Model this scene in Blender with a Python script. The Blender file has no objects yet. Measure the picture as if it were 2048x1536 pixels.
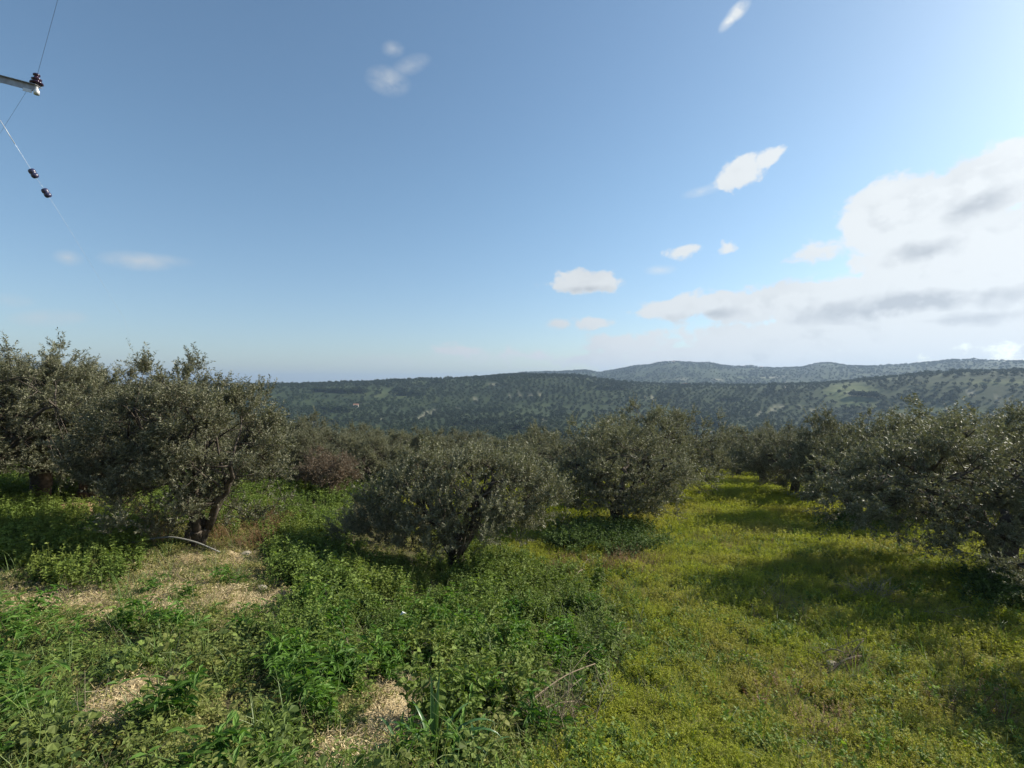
import bpy, math, random
import numpy as np
from mathutils import Vector, Euler

C = bpy.context.scene.collection
S = bpy.context.scene
rng = np.random.default_rng(7)
random.seed(7)
R = math.radians
F = 1024.0            # focal length of the photograph in its own pixels (2048 wide)
CZ = 1.65             # eye height above the ground under the photographer

# ------------------------------------------------------------------ camera
cam = bpy.data.cameras.new('camera'); cam.lens = 18.0; cam.sensor_width = 36.0
cam.clip_start = 0.05; cam.clip_end = 40000
co = bpy.data.objects.new('camera', cam); C.objects.link(co)
co.location = (0, 0, CZ); co.rotation_euler = (R(90), 0, 0)
S.camera = co

# ------------------------------------------------------------------ light and exposure
SUN_AZ, SUN_EL = 68.0, 31.0
S.view_settings.view_transform = 'Standard'; S.view_settings.look = 'None'
S.view_settings.gamma = 1.0; S.view_settings.exposure = 0.70
S.view_settings.use_curve_mapping = False
sun = bpy.data.lights.new('sun', 'SUN'); sun.energy = 5.0; sun.angle = R(0.5); sun.color = (1.0, 0.93, 0.80)
so = bpy.data.objects.new('sun', sun); C.objects.link(so)
sd = Vector((math.sin(R(SUN_AZ))*math.cos(R(SUN_EL)), math.cos(R(SUN_AZ))*math.cos(R(SUN_EL)), math.sin(R(SUN_EL))))
so.rotation_euler = sd.to_track_quat('Z', 'Y').to_euler(); so.location = (60, 20, 50)

cy = S.cycles
cy.use_denoising = True
cy.max_bounces = 6; cy.diffuse_bounces = 3; cy.glossy_bounces = 2; cy.transmission_bounces = 4
cy.volume_bounces = 0; cy.transparent_max_bounces = 8

def N(nt, kind, **kw):
    n = nt.nodes.new(kind)
    for k, v in kw.items():
        if k == 'inp':
            for i, x in v.items(): n.inputs[i].default_value = x
        else: setattr(n, k, v)
    return n

def build_world():
    w = bpy.data.worlds.new('World'); S.world = w; w.use_nodes = True
    nt = w.node_tree; nt.nodes.clear(); L = nt.links.new
    def M(op, a, b=None, clamp=False):
        n = nt.nodes.new('ShaderNodeMath'); n.operation = op; n.use_clamp = clamp
        for i, x in enumerate((a, b)):
            if x is None: continue
            if isinstance(x, (int, float)): n.inputs[i].default_value = x
            else: L(x, n.inputs[i])
        return n.outputs[0]
    out = N(nt, 'ShaderNodeOutputWorld')
    sky = N(nt, 'ShaderNodeTexSky', sky_type='NISHITA')
    sky.sun_disc = False; sky.sun_elevation = R(SUN_EL); sky.sun_rotation = R(SUN_AZ)
    sky.altitude = 200; sky.air_density = 1.0; sky.dust_density = 0.8; sky.ozone_density = 2.0
    tc = N(nt, 'ShaderNodeTexCoord')
    sep = N(nt, 'ShaderNodeSeparateXYZ'); L(tc.outputs['Generated'], sep.inputs[0])
    az = M('ARCTAN2', sep.outputs[0], sep.outputs[1])
    hor = M('SQRT', M('ADD', M('MULTIPLY', sep.outputs[0], sep.outputs[0]), M('MULTIPLY', sep.outputs[1], sep.outputs[1])))
    t = M('DIVIDE', sep.outputs[2], M('MAXIMUM', hor, 0.02))
    comb = N(nt, 'ShaderNodeCombineXYZ'); L(az, comb.inputs[0]); L(t, comb.inputs[1])
    # clouds: each one a soft ellipse in azimuth / height, its edge broken up by noise
    clouds = [  # px, py, half width, half height, tilt, strength
        (1482, 342, 62, 44, 20, 1.05), (1535, 318, 42, 26, 10, .95),
        (1366, 503, 48, 18, 10, .8), (1457, 493, 22, 14, 40, .45),
        (1168, 562, 105, 32, -2, 1.1), (1183, 648, 52, 15, 0, .8), (1115, 648, 26, 11, 0, .6),
        (925, 702, 62, 18, -2, .75), (1060, 712, 100, 18, 0, .55), (1260, 690, 170, 30, 0, .8),
        (1640, 500, 110, 30, 6, .8), (1790, 430, 150, 95, 20, 1.7), (1960, 375, 190, 85, 22, 1.7), (2070, 320, 150, 70, 20, 1.5),
        (1900, 500, 260, 80, 8, 1.6), (1410, 610, 170, 32, 5, 1.25), (1560, 605, 250, 50, 5, 1.3), (1850, 590, 330, 95, 6, 1.7),
        (1700, 670, 520, 60, 0, 1.3), (2250, 500, 420, 240, 0, 1.6), (1500, 715, 620, 40, 0, 1.1),
    ]
    def ell(px, py, rx, ry, rot):
        a0 = math.atan((px-1024)/F); c = math.cos(a0)
        mp = N(nt, 'ShaderNodeMapping', vector_type='TEXTURE')
        mp.inputs['Location'].default_value = (a0, (768-py)/F*c, 0)
        mp.inputs['Rotation'].default_value = (0, 0, R(rot))
        mp.inputs['Scale'].default_value = (rx*c*c/F, ry*c/F, 1)
        L(comb.outputs[0], mp.inputs[0])
        ln = N(nt, 'ShaderNodeVectorMath', operation='LENGTH'); L(mp.outputs[0], ln.inputs[0])
        return M('SUBTRACT', 1.0, ln.outputs['Value'])
    m = None
    for (px, py, rx, ry, rot, s) in clouds:
        e = M('MULTIPLY', ell(px, py, rx, ry, rot), s)
        m = e if m is None else M('MAXIMUM', m, e)
    # further cloud banks round the rest of the sky
    for (a0, t0, ra, rt, s) in [(100, .22, 35, .28, 1.3), (150, .2, 40, .12, .9), (-150, .25, 40, .1, .7), (-95, .12, 25, .04, .5)]:
        mp = N(nt, 'ShaderNodeMapping', vector_type='TEXTURE')
        mp.inputs['Location'].default_value = (R(a0), t0, 0); mp.inputs['Scale'].default_value = (R(ra), rt, 1)
        L(comb.outputs[0], mp.inputs[0])
        ln = N(nt, 'ShaderNodeVectorMath', operation='LENGTH'); L(mp.outputs[0], ln.inputs[0])
        m = M('MAXIMUM', m, M('MULTIPLY', M('SUBTRACT', 1.0, ln.outputs['Value']), s))
    m = M('MAXIMUM', M('MINIMUM', m, 1.0), -1.0)
    def fbm(off, scale, detail, rough):
        mp = N(nt, 'ShaderNodeMapping')
        mp.inputs['Scale'].default_value = (1.0, 1.35, 1); mp.inputs['Location'].default_value = (off[0], off[1], 3.1)
        L(comb.outputs[0], mp.inputs[0])
        n = N(nt, 'ShaderNodeTexNoise', noise_dimensions='2D')
        n.inputs['Scale'].default_value = scale; n.inputs['Detail'].default_value = detail; n.inputs['Roughness'].default_value = rough
        n.inputs['Distortion'].default_value = 0.15
        L(mp.outputs[0], n.inputs['Vector']); return n.outputs[0]
    n0 = fbm((0, 0), 24, 9, .6)
    n1 = fbm((-.014, -.026), 24, 4, .5)
    nb = fbm((3.3, 8.1), 9.0, 5, .55)
    val = M('ADD', M('ADD', m, M('MULTIPLY', M('SUBTRACT', n0, .5), 1.3)), M('MULTIPLY', M('SUBTRACT', nb, .5), .9))
    a = N(nt, 'ShaderNodeMapRange', interpolation_type='SMOOTHSTEP', inp={1: .06, 2: .42, 3: 0, 4: 1}); L(val, a.inputs[0])
    # soft veil near the horizon, thicker under the bank on the right
    relief = M('MULTIPLY', M('SUBTRACT', n1, n0), 3.0)
    thick = N(nt, 'ShaderNodeMapRange', interpolation_type='SMOOTHSTEP', inp={1: .5, 2: 1.4, 3: 0, 4: 1}); L(val, thick.inputs[0])
    fa = None
    for (px, py, rx, ry, rot, s) in [(1476, 22, 34, 18, 40, 1.5), (1458, 42, 30, 14, 45, 1.3), (786, 98, 26, 20, 10, .42), (776, 162, 50, 34, -6, .55), (822, 130, 48, 22, 28, .36), (275, 522, 85, 22, 2, .7), (330, 520, 70, 14, 0, .35),
                                     (137, 516, 36, 18, 0, .5), (100, 636, 90, 20, 6, .6), (20, 600, 60, 16, 0, .4), (1405, 382, 50, 12, 8, .6), (1320, 540, 36, 12, 0, .5), (790, 722, 130, 18, 0, .5), (960, 716, 160, 20, 0, .6), (1115, 648, 30, 14, 0, .8)]:
        e = M('MULTIPLY', M('MAXIMUM', ell(px, py, rx, ry, rot), 0.0), s); fa = e if fa is None else M('MAXIMUM', fa, e)
    fa = M('MULTIPLY', fa, M('MAXIMUM', M('ADD', M('MULTIPLY', n0, 2.4), -.35), 0.0), clamp=True)
    aa = M('SUBTRACT', 1.0, M('MULTIPLY', M('SUBTRACT', 1.0, a.outputs[0]), M('SUBTRACT', 1.0, fa)))
    big = fbm((5.2, 1.7), 5.0, 3, .5)
    g = None
    for (px, py, rx, ry, rot, s) in [(1960, 408, 110, 36, 20, 1.3), (1850, 502, 100, 26, 8, 1.1), (1420, 628, 130, 20, 4, .9), (1780, 615, 240, 34, 4, 1.2),
                                     (2010, 590, 110, 34, 10, 1.0), (1180, 578, 70, 12, 0, .8), (1900, 640, 200, 20, 0, .8), (2300, 560, 260, 60, 0, 1.0)]:
        e = M('MULTIPLY', ell(px, py, rx, ry, rot), s); g = e if g is None else M('MAXIMUM', g, e)
    gv = M('ADD', g, M('ADD', M('MULTIPLY', M('SUBTRACT', n0, .5), 1.2), M('MULTIPLY', M('SUBTRACT', nb, .5), 1.6)))
    gs = N(nt, 'ShaderNodeMapRange', interpolation_type='SMOOTHSTEP', inp={1: 0, 2: 1.0, 3: 0, 4: 1}); L(gv, gs.inputs[0])
    shade = M('ADD', M('MULTIPLY', gs.outputs[0], .85), M('MULTIPLY', M('MULTIPLY', relief, thick.outputs[0]), .75))
    shade = M('ADD', shade, M('MULTIPLY', M('SUBTRACT', big, .5), .9), clamp=True)
    ccol = N(nt, 'ShaderNodeMix', data_type='RGBA')
    L(shade, ccol.inputs[0]); ccol.inputs[6].default_value = (.95, 1.0, 1.03, 1); ccol.inputs[7].default_value = (.61, .66, .72, 1)
    # clouds on the sun's side are lit through and glow; the ones opposite are duller
    sa = M('SUBTRACT', 1.0, M('MULTIPLY', M('ABSOLUTE', M('SUBTRACT', az, R(SUN_AZ))), .25))
    cst = M('MAXIMUM', M('MULTIPLY', sa, .67), .42)
    tn = N(nt, 'ShaderNodeMix', data_type='RGBA', blend_type='MULTIPLY'); tn.inputs[0].default_value = 1; L(sky.outputs[0], tn.inputs[6]); tr_ = N(nt, 'ShaderNodeMapRange', interpolation_type='SMOOTHSTEP', inp={1: -.05, 2: .42, 3: 0, 4: 1}); L(t, tr_.inputs[0])
    tm = N(nt, 'ShaderNodeMix', data_type='RGBA'); L(tr_.outputs[0], tm.inputs[0]); tm.inputs[6].default_value = (.83, .86, .90, 1); tm.inputs[7].default_value = (.87, .98, .96, 1); L(tm.outputs[2], tn.inputs[7])
    b1 = N(nt, 'ShaderNodeBackground'); L(tn.outputs[2], b1.inputs[0]); b1.inputs[1].default_value = SKY
    b2 = N(nt, 'ShaderNodeBackground'); L(ccol.outputs[2], b2.inputs[0]); L(cst, b2.inputs[1])
    low = N(nt, 'ShaderNodeMapRange', inp={1: -.02, 2: .0, 3: 0, 4: 1}); L(t, low.inputs[0])
    mx = N(nt, 'ShaderNodeMixShader'); L(M('MULTIPLY', aa, low.outputs[0]), mx.inputs[0])
    L(b1.outputs[0], mx.inputs[1]); L(b2.outputs[0], mx.inputs[2]); L(mx.outputs[0], out.inputs[0])
SKY = 0.098
build_world()

# ------------------------------------------------------------------ helpers
def P(px, py, D):
    return Vector(((px-1024)/F*D, D, CZ-(py-768)/F*D))
def tag(o, label=None, cat=None, group=None, kind=None):
    if label: o['label'] = label
    if cat: o['category'] = cat
    if group: o['group'] = group
    if kind: o['kind'] = kind
    return o
def empty(name, loc, rz=0):
    o = bpy.data.objects.new(name, None); C.objects.link(o)
    o.location = loc; o.rotation_euler = (0, 0, rz); o.empty_display_size = .2
    return o
def mesh_np(name, V, faces, mats, smooth=False, attrs=None, matidx=None):
    """V (n,3); faces: list of int arrays (m,k)"""
    me = bpy.data.meshes.new(name)
    V = np.asarray(V, dtype=np.float32)
    me.vertices.add(len(V)); me.vertices.foreach_set('co', V.ravel())
    faces = [np.asarray(f, dtype=np.int32) for f in faces if len(f)]
    if faces:
        li = np.concatenate([f.ravel() for f in faces])
        tot = np.concatenate([np.full(len(f), f.shape[1], dtype=np.int32) for f in faces])
        st = np.concatenate([[0], np.cumsum(tot)[:-1]]).astype(np.int32)
        me.loops.add(len(li)); me.loops.foreach_set('vertex_index', li)
        me.polygons.add(len(tot)); me.polygons.foreach_set('loop_start', st); me.polygons.foreach_set('loop_total', tot)
        if matidx is not None: me.polygons.foreach_set('material_index', np.asarray(matidx, dtype=np.int32))
        me.polygons.foreach_set('use_smooth', np.full(len(tot), smooth, dtype=bool))
    for m in (mats if isinstance(mats, (list, tuple)) else [mats]):
        if m: me.materials.append(m)
    for k, v in (attrs or {}).items():
        v = np.asarray(v, dtype=np.float32)
        if v.ndim == 1:
            a = me.attributes.new(k, 'FLOAT', 'POINT'); a.data.foreach_set('value', v)
        else:
            a = me.attributes.new(k, 'FLOAT_VECTOR', 'POINT'); a.data.foreach_set('vector', v.ravel())
    me.update(); me.validate()
    return me
def link(name, me, parent=None, loc=(0, 0, 0)):
    o = bpy.data.objects.new(name, me); C.objects.link(o); o.location = loc
    if parent: o.parent = parent
    return o

class MB:
    """collects tubes, boxes and leaves into one mesh"""
    def __init__(s): s.V = []; s.Q = []; s.T = []; s.n = 0; s.qm = []; s.tm = []; s.tint = []
    def add(s, V, Q=None, T=None, mi=0, tint=0.5):
        V = np.asarray(V, float).reshape(-1, 3)
        if Q is not None and len(Q): q = np.asarray(Q)+s.n; s.Q.append(q); s.qm.append(np.full(len(q), mi))
        if T is not None and len(T): q = np.asarray(T)+s.n; s.T.append(q); s.tm.append(np.full(len(q), mi))
        s.tint.append(np.broadcast_to(np.asarray(tint, float), (len(V),)))
        s.V.append(V); s.n += len(V)
    def tube(s, pts, rad, k=5, mi=0, jit=0.0, tint=.5):
        pts = np.asarray(pts, float); n = len(pts)
        rad = np.broadcast_to(np.asarray(rad, float), (n,))
        tan = np.gradient(pts, axis=0); tan /= np.linalg.norm(tan, axis=1, keepdims=True)+1e-9
        ref = np.array([0.31, 0.87, 0.2]); ref = ref/np.linalg.norm(ref)
        u = np.cross(tan, ref); u /= np.linalg.norm(u, axis=1, keepdims=True)+1e-9; v = np.cross(tan, u)
        a = np.arange(k)*2*np.pi/k
        rr = rad[:, None]*(1+jit*rng.standard_normal((n, k))) if jit else np.repeat(rad[:, None], k, 1)
        V = pts[:, None, :]+rr[..., None]*(np.cos(a)[None, :, None]*u[:, None, :]+np.sin(a)[None, :, None]*v[:, None, :])
        i = np.arange(n-1)[:, None]*k; j = np.arange(k)[None, :]; j2 = (j+1) % k
        Q = np.stack([i+j, i+j2, i+k+j2, i+k+j], -1).reshape(-1, 4)
        T = []
        if k > 2:
            T = [[0, x+1, x] for x in range(1, k-1)]+[[(n-1)*k, (n-1)*k+x, (n-1)*k+x+1] for x in range(1, k-1)]
        s.add(V.reshape(-1, 3), Q, T, mi, tint)
    def trunk(s, pts, rad, k, ph):
        n = len(pts); a = np.arange(k)*2*np.pi/k; t = np.linspace(0, 1, n)[:, None]
        rr = np.asarray(rad)[:, None]*(1+.13*np.sin(3*a[None]+ph+t*2.5)+.08*np.sin(5*a[None]+ph*2-t*3)+.03*rng.standard_normal((n, k)))
        V = np.asarray(pts)[:, None, :]+np.stack([rr*np.cos(a), rr*np.sin(a), .02*rng.standard_normal((n, k))], -1)
        i = np.arange(n-1)[:, None]*k; j = np.arange(k)[None, :]; j2 = (j+1) % k
        s.add(V.reshape(-1, 3), np.stack([i+j, i+j2, i+k+j2, i+k+j], -1).reshape(-1, 4), [[(n-1)*k, (n-1)*k+x, (n-1)*k+x+1] for x in range(1, k-1)])
    def box(s, c, d, rot=None, mi=0):
        v = np.array([[x, y, z] for x in (-.5, .5) for y in (-.5, .5) for z in (-.5, .5)])*np.asarray(d, float)
        if rot is not None: v = v@np.array(Euler(rot).to_matrix()).T
        s.add(v+np.asarray(c, float), [[0, 1, 3, 2], [4, 6, 7, 5], [0, 4, 5, 1], [2, 3, 7, 6], [0, 2, 6, 4], [1, 5, 7, 3]], None, mi)
    def lathe(s, prof, k=14, mi=0, M=None):
        a = np.arange(k)*2*np.pi/k; V = np.array([[r*math.cos(t), r*math.sin(t), z] for r, z in prof for t in a])
        if M is not None: V = V@np.array(M.to_3x3()).T+np.array(M.translation)
        n = len(prof); Q = [[i*k+j, i*k+(j+1) % k, (i+1)*k+(j+1) % k, (i+1)*k+j] for i in range(n-1) for j in range(k)]
        s.add(V, Q, None, mi)
    def leaves(s, p, d, nrm, L, W, mi=0, tint=.5, shape='diamond', droop=0.0):
        """p base, d direction, nrm rough normal: (n,3); L, W (n,)"""
        n = len(p)
        if not n: return
        L = np.broadcast_to(L, (n,))[:, None]; W = np.broadcast_to(W, (n,))[:, None]
        d = d/(np.linalg.norm(d, axis=1, keepdims=True)+1e-9)
        sd_ = np.cross(d, nrm); sd_ /= np.linalg.norm(sd_, axis=1, keepdims=True)+1e-9
        up = np.cross(sd_, d)
        tv = np.broadcast_to(np.asarray(tint, float), (n,))
        if shape == 'diamond':
            V = np.stack([p, p+d*L*.45+sd_*W*.5, p+d*L, p+d*L*.45-sd_*W*.5], 1)
            Q = np.arange(n)[:, None]*4+np.arange(4)[None]
            s.add(V.reshape(-1, 3), Q, None, mi, np.repeat(tv, 4))
        elif shape == 'oval':       # six points folded along the midrib
            dr = np.array([0, 0, -1.0])*L*droop
            a = p; b1 = p+d*L*.35+sd_*W*.5+up*W*.16; b2 = p+d*L*.35-sd_*W*.5+up*W*.16
            c1 = p+d*L*.72+sd_*W*.36+up*W*.1+dr*.5; c2 = p+d*L*.72-sd_*W*.36+up*W*.1+dr*.5
            m1 = p+d*L*.5+dr*.22; t = p+d*L+dr
            V = np.stack([a, b1, c1, t, c2, b2, m1], 1)
            o = np.arange(n)[:, None]*7
            Q = np.concatenate([o+np.array([0, 1, 2, 6]), o+np.array([6, 2, 3, 4]), o+np.array([0, 6, 4, 5])], 0)
            s.add(V.reshape(-1, 3), Q, None, mi, np.repeat(tv, 7))
        elif shape == 'round':      # lobed round leaf, mallow
            k = 7; ang = np.linspace(-2.5, 2.5, k)
            pts = [p]
            for q, an in enumerate(ang):
                rr = .5*(1.0 if q % 2 == 0 else .86)
                pts.append(p+d*L*.42+(d*np.cos(an)*L+sd_*np.sin(an)*W)*rr+up*W*(.10 if q % 2 else .0)+np.array([0, 0, -1.0])*L*droop*np.abs(np.cos(an)))
            V = np.stack(pts, 1); o = np.arange(n)[:, None]*(k+1)
            T = np.concatenate([o+np.array([0, q, q+1]) for q in range(1, k)], 0)
            s.add(V.reshape(-1, 3), None, T, mi, np.repeat(tv, k+1))
    def blade(s, base, az, L, W, lift, bend, k=6, mi=0, tint=.5):
        """one arching grass-like blade, ribbon with a keel"""
        pts = []; ang = lift; p = np.array(base, float); h = np.array([math.cos(az), math.sin(az), 0.0]); sdv = np.array([-math.sin(az), math.cos(az), 0.0])
        V = []
        for i in range(k+1):
            t = i/k; w = W*(0.55+0.9*t if t < .35 else (1-((t-.35)/.65)**1.8)*.865)*.5+.0005
            up_ = np.array([-h[0]*math.sin(ang), -h[1]*math.sin(ang), math.cos(ang)])
            V += [p+sdv*w+up_*w*.5, p, p-sdv*w+up_*w*.5]
            p = p+(h*math.cos(ang)+np.array([0, 0, 1])*math.sin(ang))*L/k; ang -= bend/k*(0.4+1.2*t)
        Q = []
        for i in range(k):
            o = i*3; Q += [[o, o+1, o+4, o+3], [o+1, o+2, o+5, o+4]]
        s.add(V, Q, None, mi, tint)
    def mesh(s, name, mats, smooth=False):
        V = np.concatenate(s.V); fs = []; mi = []
        if s.Q: fs.append(np.concatenate(s.Q)); mi.append(np.concatenate(s.qm))
        if s.T: fs.append(np.concatenate(s.T)); mi.append(np.concatenate(s.tm))
        return mesh_np(name, V, fs, mats, smooth, {'tint': np.concatenate(s.tint)}, np.concatenate(mi))

def unit(v): return v/(np.linalg.norm(v, axis=-1, keepdims=True)+1e-9)

# cheap smooth 2-D noise from random sines, about -1..1
_ph = rng.uniform(0, 6.28, (5, 6, 3))
def noise2(x, y, scale, oct_=3, seed=0):
    r = 0; amp = 1; tot = 0
    for o in range(oct_):
        q = _ph[(seed+o) % 5]
        f = 2**o/scale
        v = 0
        for i in range(6):
            a = q[i, 0]; v = v+np.sin((x*math.cos(a)+y*math.sin(a))*f*(2.2+q[i, 1]*.55)+q[i, 2]*3+seed)
        r = r+amp*v/6*1.7; tot += amp; amp *= .5
    return r/tot

# ------------------------------------------------------------------ terrain heights
ctrl = [(0,1536,3.1),(400,1536,3.1),(800,1536,3.3),(1024,1536,3.6),(1400,1536,4.1),(1700,1536,4.4),(2048,1536,4.7),
        (0,1350,4.4),(400,1350,4.5),(800,1350,5.1),(1200,1350,6.0),(1600,1350,6.3),(2048,1350,6.6),
        (0,1200,6.6),(400,1200,6.8),(700,1200,8.0),(1100,1200,9.0),(1500,1200,9.2),(2048,1200,9.6),
        (0,1100,8.8),(350,1100,9.3),(700,1100,12),(940,1150,11.6),(1100,1100,13),(1500,1100,13.2),(2010,1150,11.0),
        (100,1025,11.6),(500,1040,12.5),(1210,1045,18),(1690,1045,18.7),(2048,1060,15.5),
        (700,990,19),(1000,1000,21),(1340,985,24),(1585,992,24),(1520,967,29.6),(1440,948,41),(1420,934,48),
        (100,965,20),(400,945,30),(800,925,40),(2048,960,33)]
CX = []; CZs = []
for px, py, D in ctrl:
    p = P(px, py, D); CX.append((p.x, p.y)); CZs.append(p.z)
for x, y, z in [(0,0,0),(0,1.5,-.35),(-2,1,-.35),(2,1.2,-.7),(0,-10,.4),(-10,0,-.2),(10,0,-1.7),(-12,-12,.2),(12,-12,-.9),
                (-30,0,-.3),(30,0,-2.6),(-20,9,-1.0),(22,10,-2.6),(0,-40,1),(-45,25,-2.5),(45,25,-4.5)]:
    CX.append((x, y)); CZs.append(z)
CX = np.array(CX); CZs = np.array(CZs)
def _tps(d2): return 0.5*d2*np.log(d2+1e-9)
_n = len(CX)
_K = _tps(((CX[:, None]-CX[None])**2).sum(-1))+np.eye(_n)*1.5
_Pm = np.c_[np.ones(_n), CX]
_sol = np.linalg.solve(np.block([[_K, _Pm], [_Pm.T, np.zeros((3, 3))]]), np.r_[CZs, 0, 0, 0])
def near_z(x, y):
    d2 = (x[..., None]-CX[:, 0])**2+(y[..., None]-CX[:, 1])**2
    z = _tps(d2)@_sol[:_n]+_sol[_n]+_sol[_n+1]*x+_sol[_n+2]*y
    return z+.05*noise2(x, y, 1.1, 3, 1)+.03*noise2(x, y, .35, 2, 2)
# far country: heights as a table over azimuth and distance
def curve(px, tab): return np.interp(px, [a for a, b in tab], [b for a, b in tab])
crest1 = [(-600,778),(0,775),(430,771),(560,769),(650,765),(800,760),(960,753),(1050,747),(1100,748),(1150,750),(1200,756),(1260,764),(1330,768),(1500,769),(1640,765),(1750,757),(1850,746),(2048,738),(2600,730)]
ridge2 = [(-600,783),(430,779),(700,772),(900,758),(960,752),(1050,744),(1120,742),(1155,740),(1172,739.5),(1195,744),(1235,738),(1270,731),(1300,729),(1318,724),(1345,722),(1400,725),(1418,724),(1440,730),
          (1500,733.5),(1550,735),(1605,734),(1635,726),(1662,725),(1690,730),(1740,732),(1800,729),(1860,724),(1905,719),(1960,720),(2048,722),(2600,715)]
NA, NR = 2161, 260
TA = np.linspace(-180, 180, NA); TRr = np.geomspace(38, 9000, NR)
T = np.zeros((NA, NR))
rk = [38, 50, 75, 120, 200, 300, 450, 650, 800, 900, 1020, 1250, 1600, 1950, 2200, 2500, 3200, 9000]
for i, a in enumerate(TA):
    aa = max(-56, min(56, a)); px = 1024+F*math.tan(R(aa)); cs = 1/math.cos(R(aa))
    px = max(-600, min(2600, px))
    back = min(1, max(0, (abs(a)-60)/60))
    def zz(r, py): return CZ-(py-768)/F*(r/cs)     # r is the horizontal distance, depth = r*cos(az)
    c1 = curve(px, crest1); r2 = curve(px, ridge2)
    right = np.clip((px-1150)/400, 0, 1)
    vals = [-6.0, -8.0, -13, -22, -31, -36, -37-6*right, -28-10*right, zz(800, c1+9), zz(900, c1), zz(1020, c1+4)-4, zz(1250, 782)-8*right, zz(1600, max(766, r2+22)),
            zz(1950, r2+8), zz(2200, r2), zz(2500, r2+6), zz(3200, 790), zz(9000, 768)-120]
    v = np.interp(np.log(TRr), np.log(rk), vals)
    flat = np.interp(np.log(TRr), np.log(rk), [-1.5]*3+[-2, -3, -5, -8, -12, -12, -12, -12, -14, -16, -16, -18, -20, -30, -120])
    T[i] = v*(1-back)+flat*back
for _ in range(2):     # soften along distance, except the crests' azimuth detail
    Tp = np.pad(T, ((0, 0), (2, 2)), 'edge'); T = (Tp[:, :-4]+2*Tp[:, 1:-3]+3*Tp[:, 2:-2]+2*Tp[:, 3:-1]+Tp[:, 4:])/9
def far_z(x, y):
    r = np.hypot(x, y); a = np.degrees(np.arctan2(x, y))
    fi = (a+180)/360*(NA-1); fr = np.log(np.maximum(r, 38.01)/38)/math.log(9000/38)*(NR-1)
    fi = np.clip(fi, 0, NA-1.001); fr = np.clip(fr, 0, NR-1.001)
    i = fi.astype(int); j = fr.astype(int); u = fi-i; w = fr-j
    z = (T[i, j]*(1-u)*(1-w)+T[i+1, j]*u*(1-w)+T[i, j+1]*(1-u)*w+T[i+1, j+1]*u*w)
    am = np.clip((r-120)/300, 0, 1)*np.clip((1000-r)/250, .45, 1)
    return z+am*2.2*noise2(x, y, 120, 3, 3)
def ground_z(x, y):
    x = np.asarray(x, float); y = np.asarray(y, float); r = np.hypot(x, y)
    w = np.clip((r-40)/28, 0, 1); w = w*w*(3-2*w)
    zn = near_z(np.where(r < 70, x, x*70/np.maximum(r, 1)), np.where(r < 70, y, y*70/np.maximum(r, 1)))
    return zn*(1-w)+far_z(x, y)*w
def gz(x, y): return float(ground_z(np.array([x]), np.array([y]))[0])
def pix(x, y, z):
    y = np.maximum(y, .3); return 1024+F*x/y, 768-F*(z-CZ)/y
def ground_at(px, py, D0=None):
    """the point of the ground seen at a pixel"""
    D = np.geomspace(1.5, 2600, 3000); x = (px-1024)/F*D
    z = ground_z(x, D); ray = CZ-(py-768)/F*D
    k = np.argmax(z > ray); return Vector((float(x[k]), float(D[k]), float(z[k])))

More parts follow.
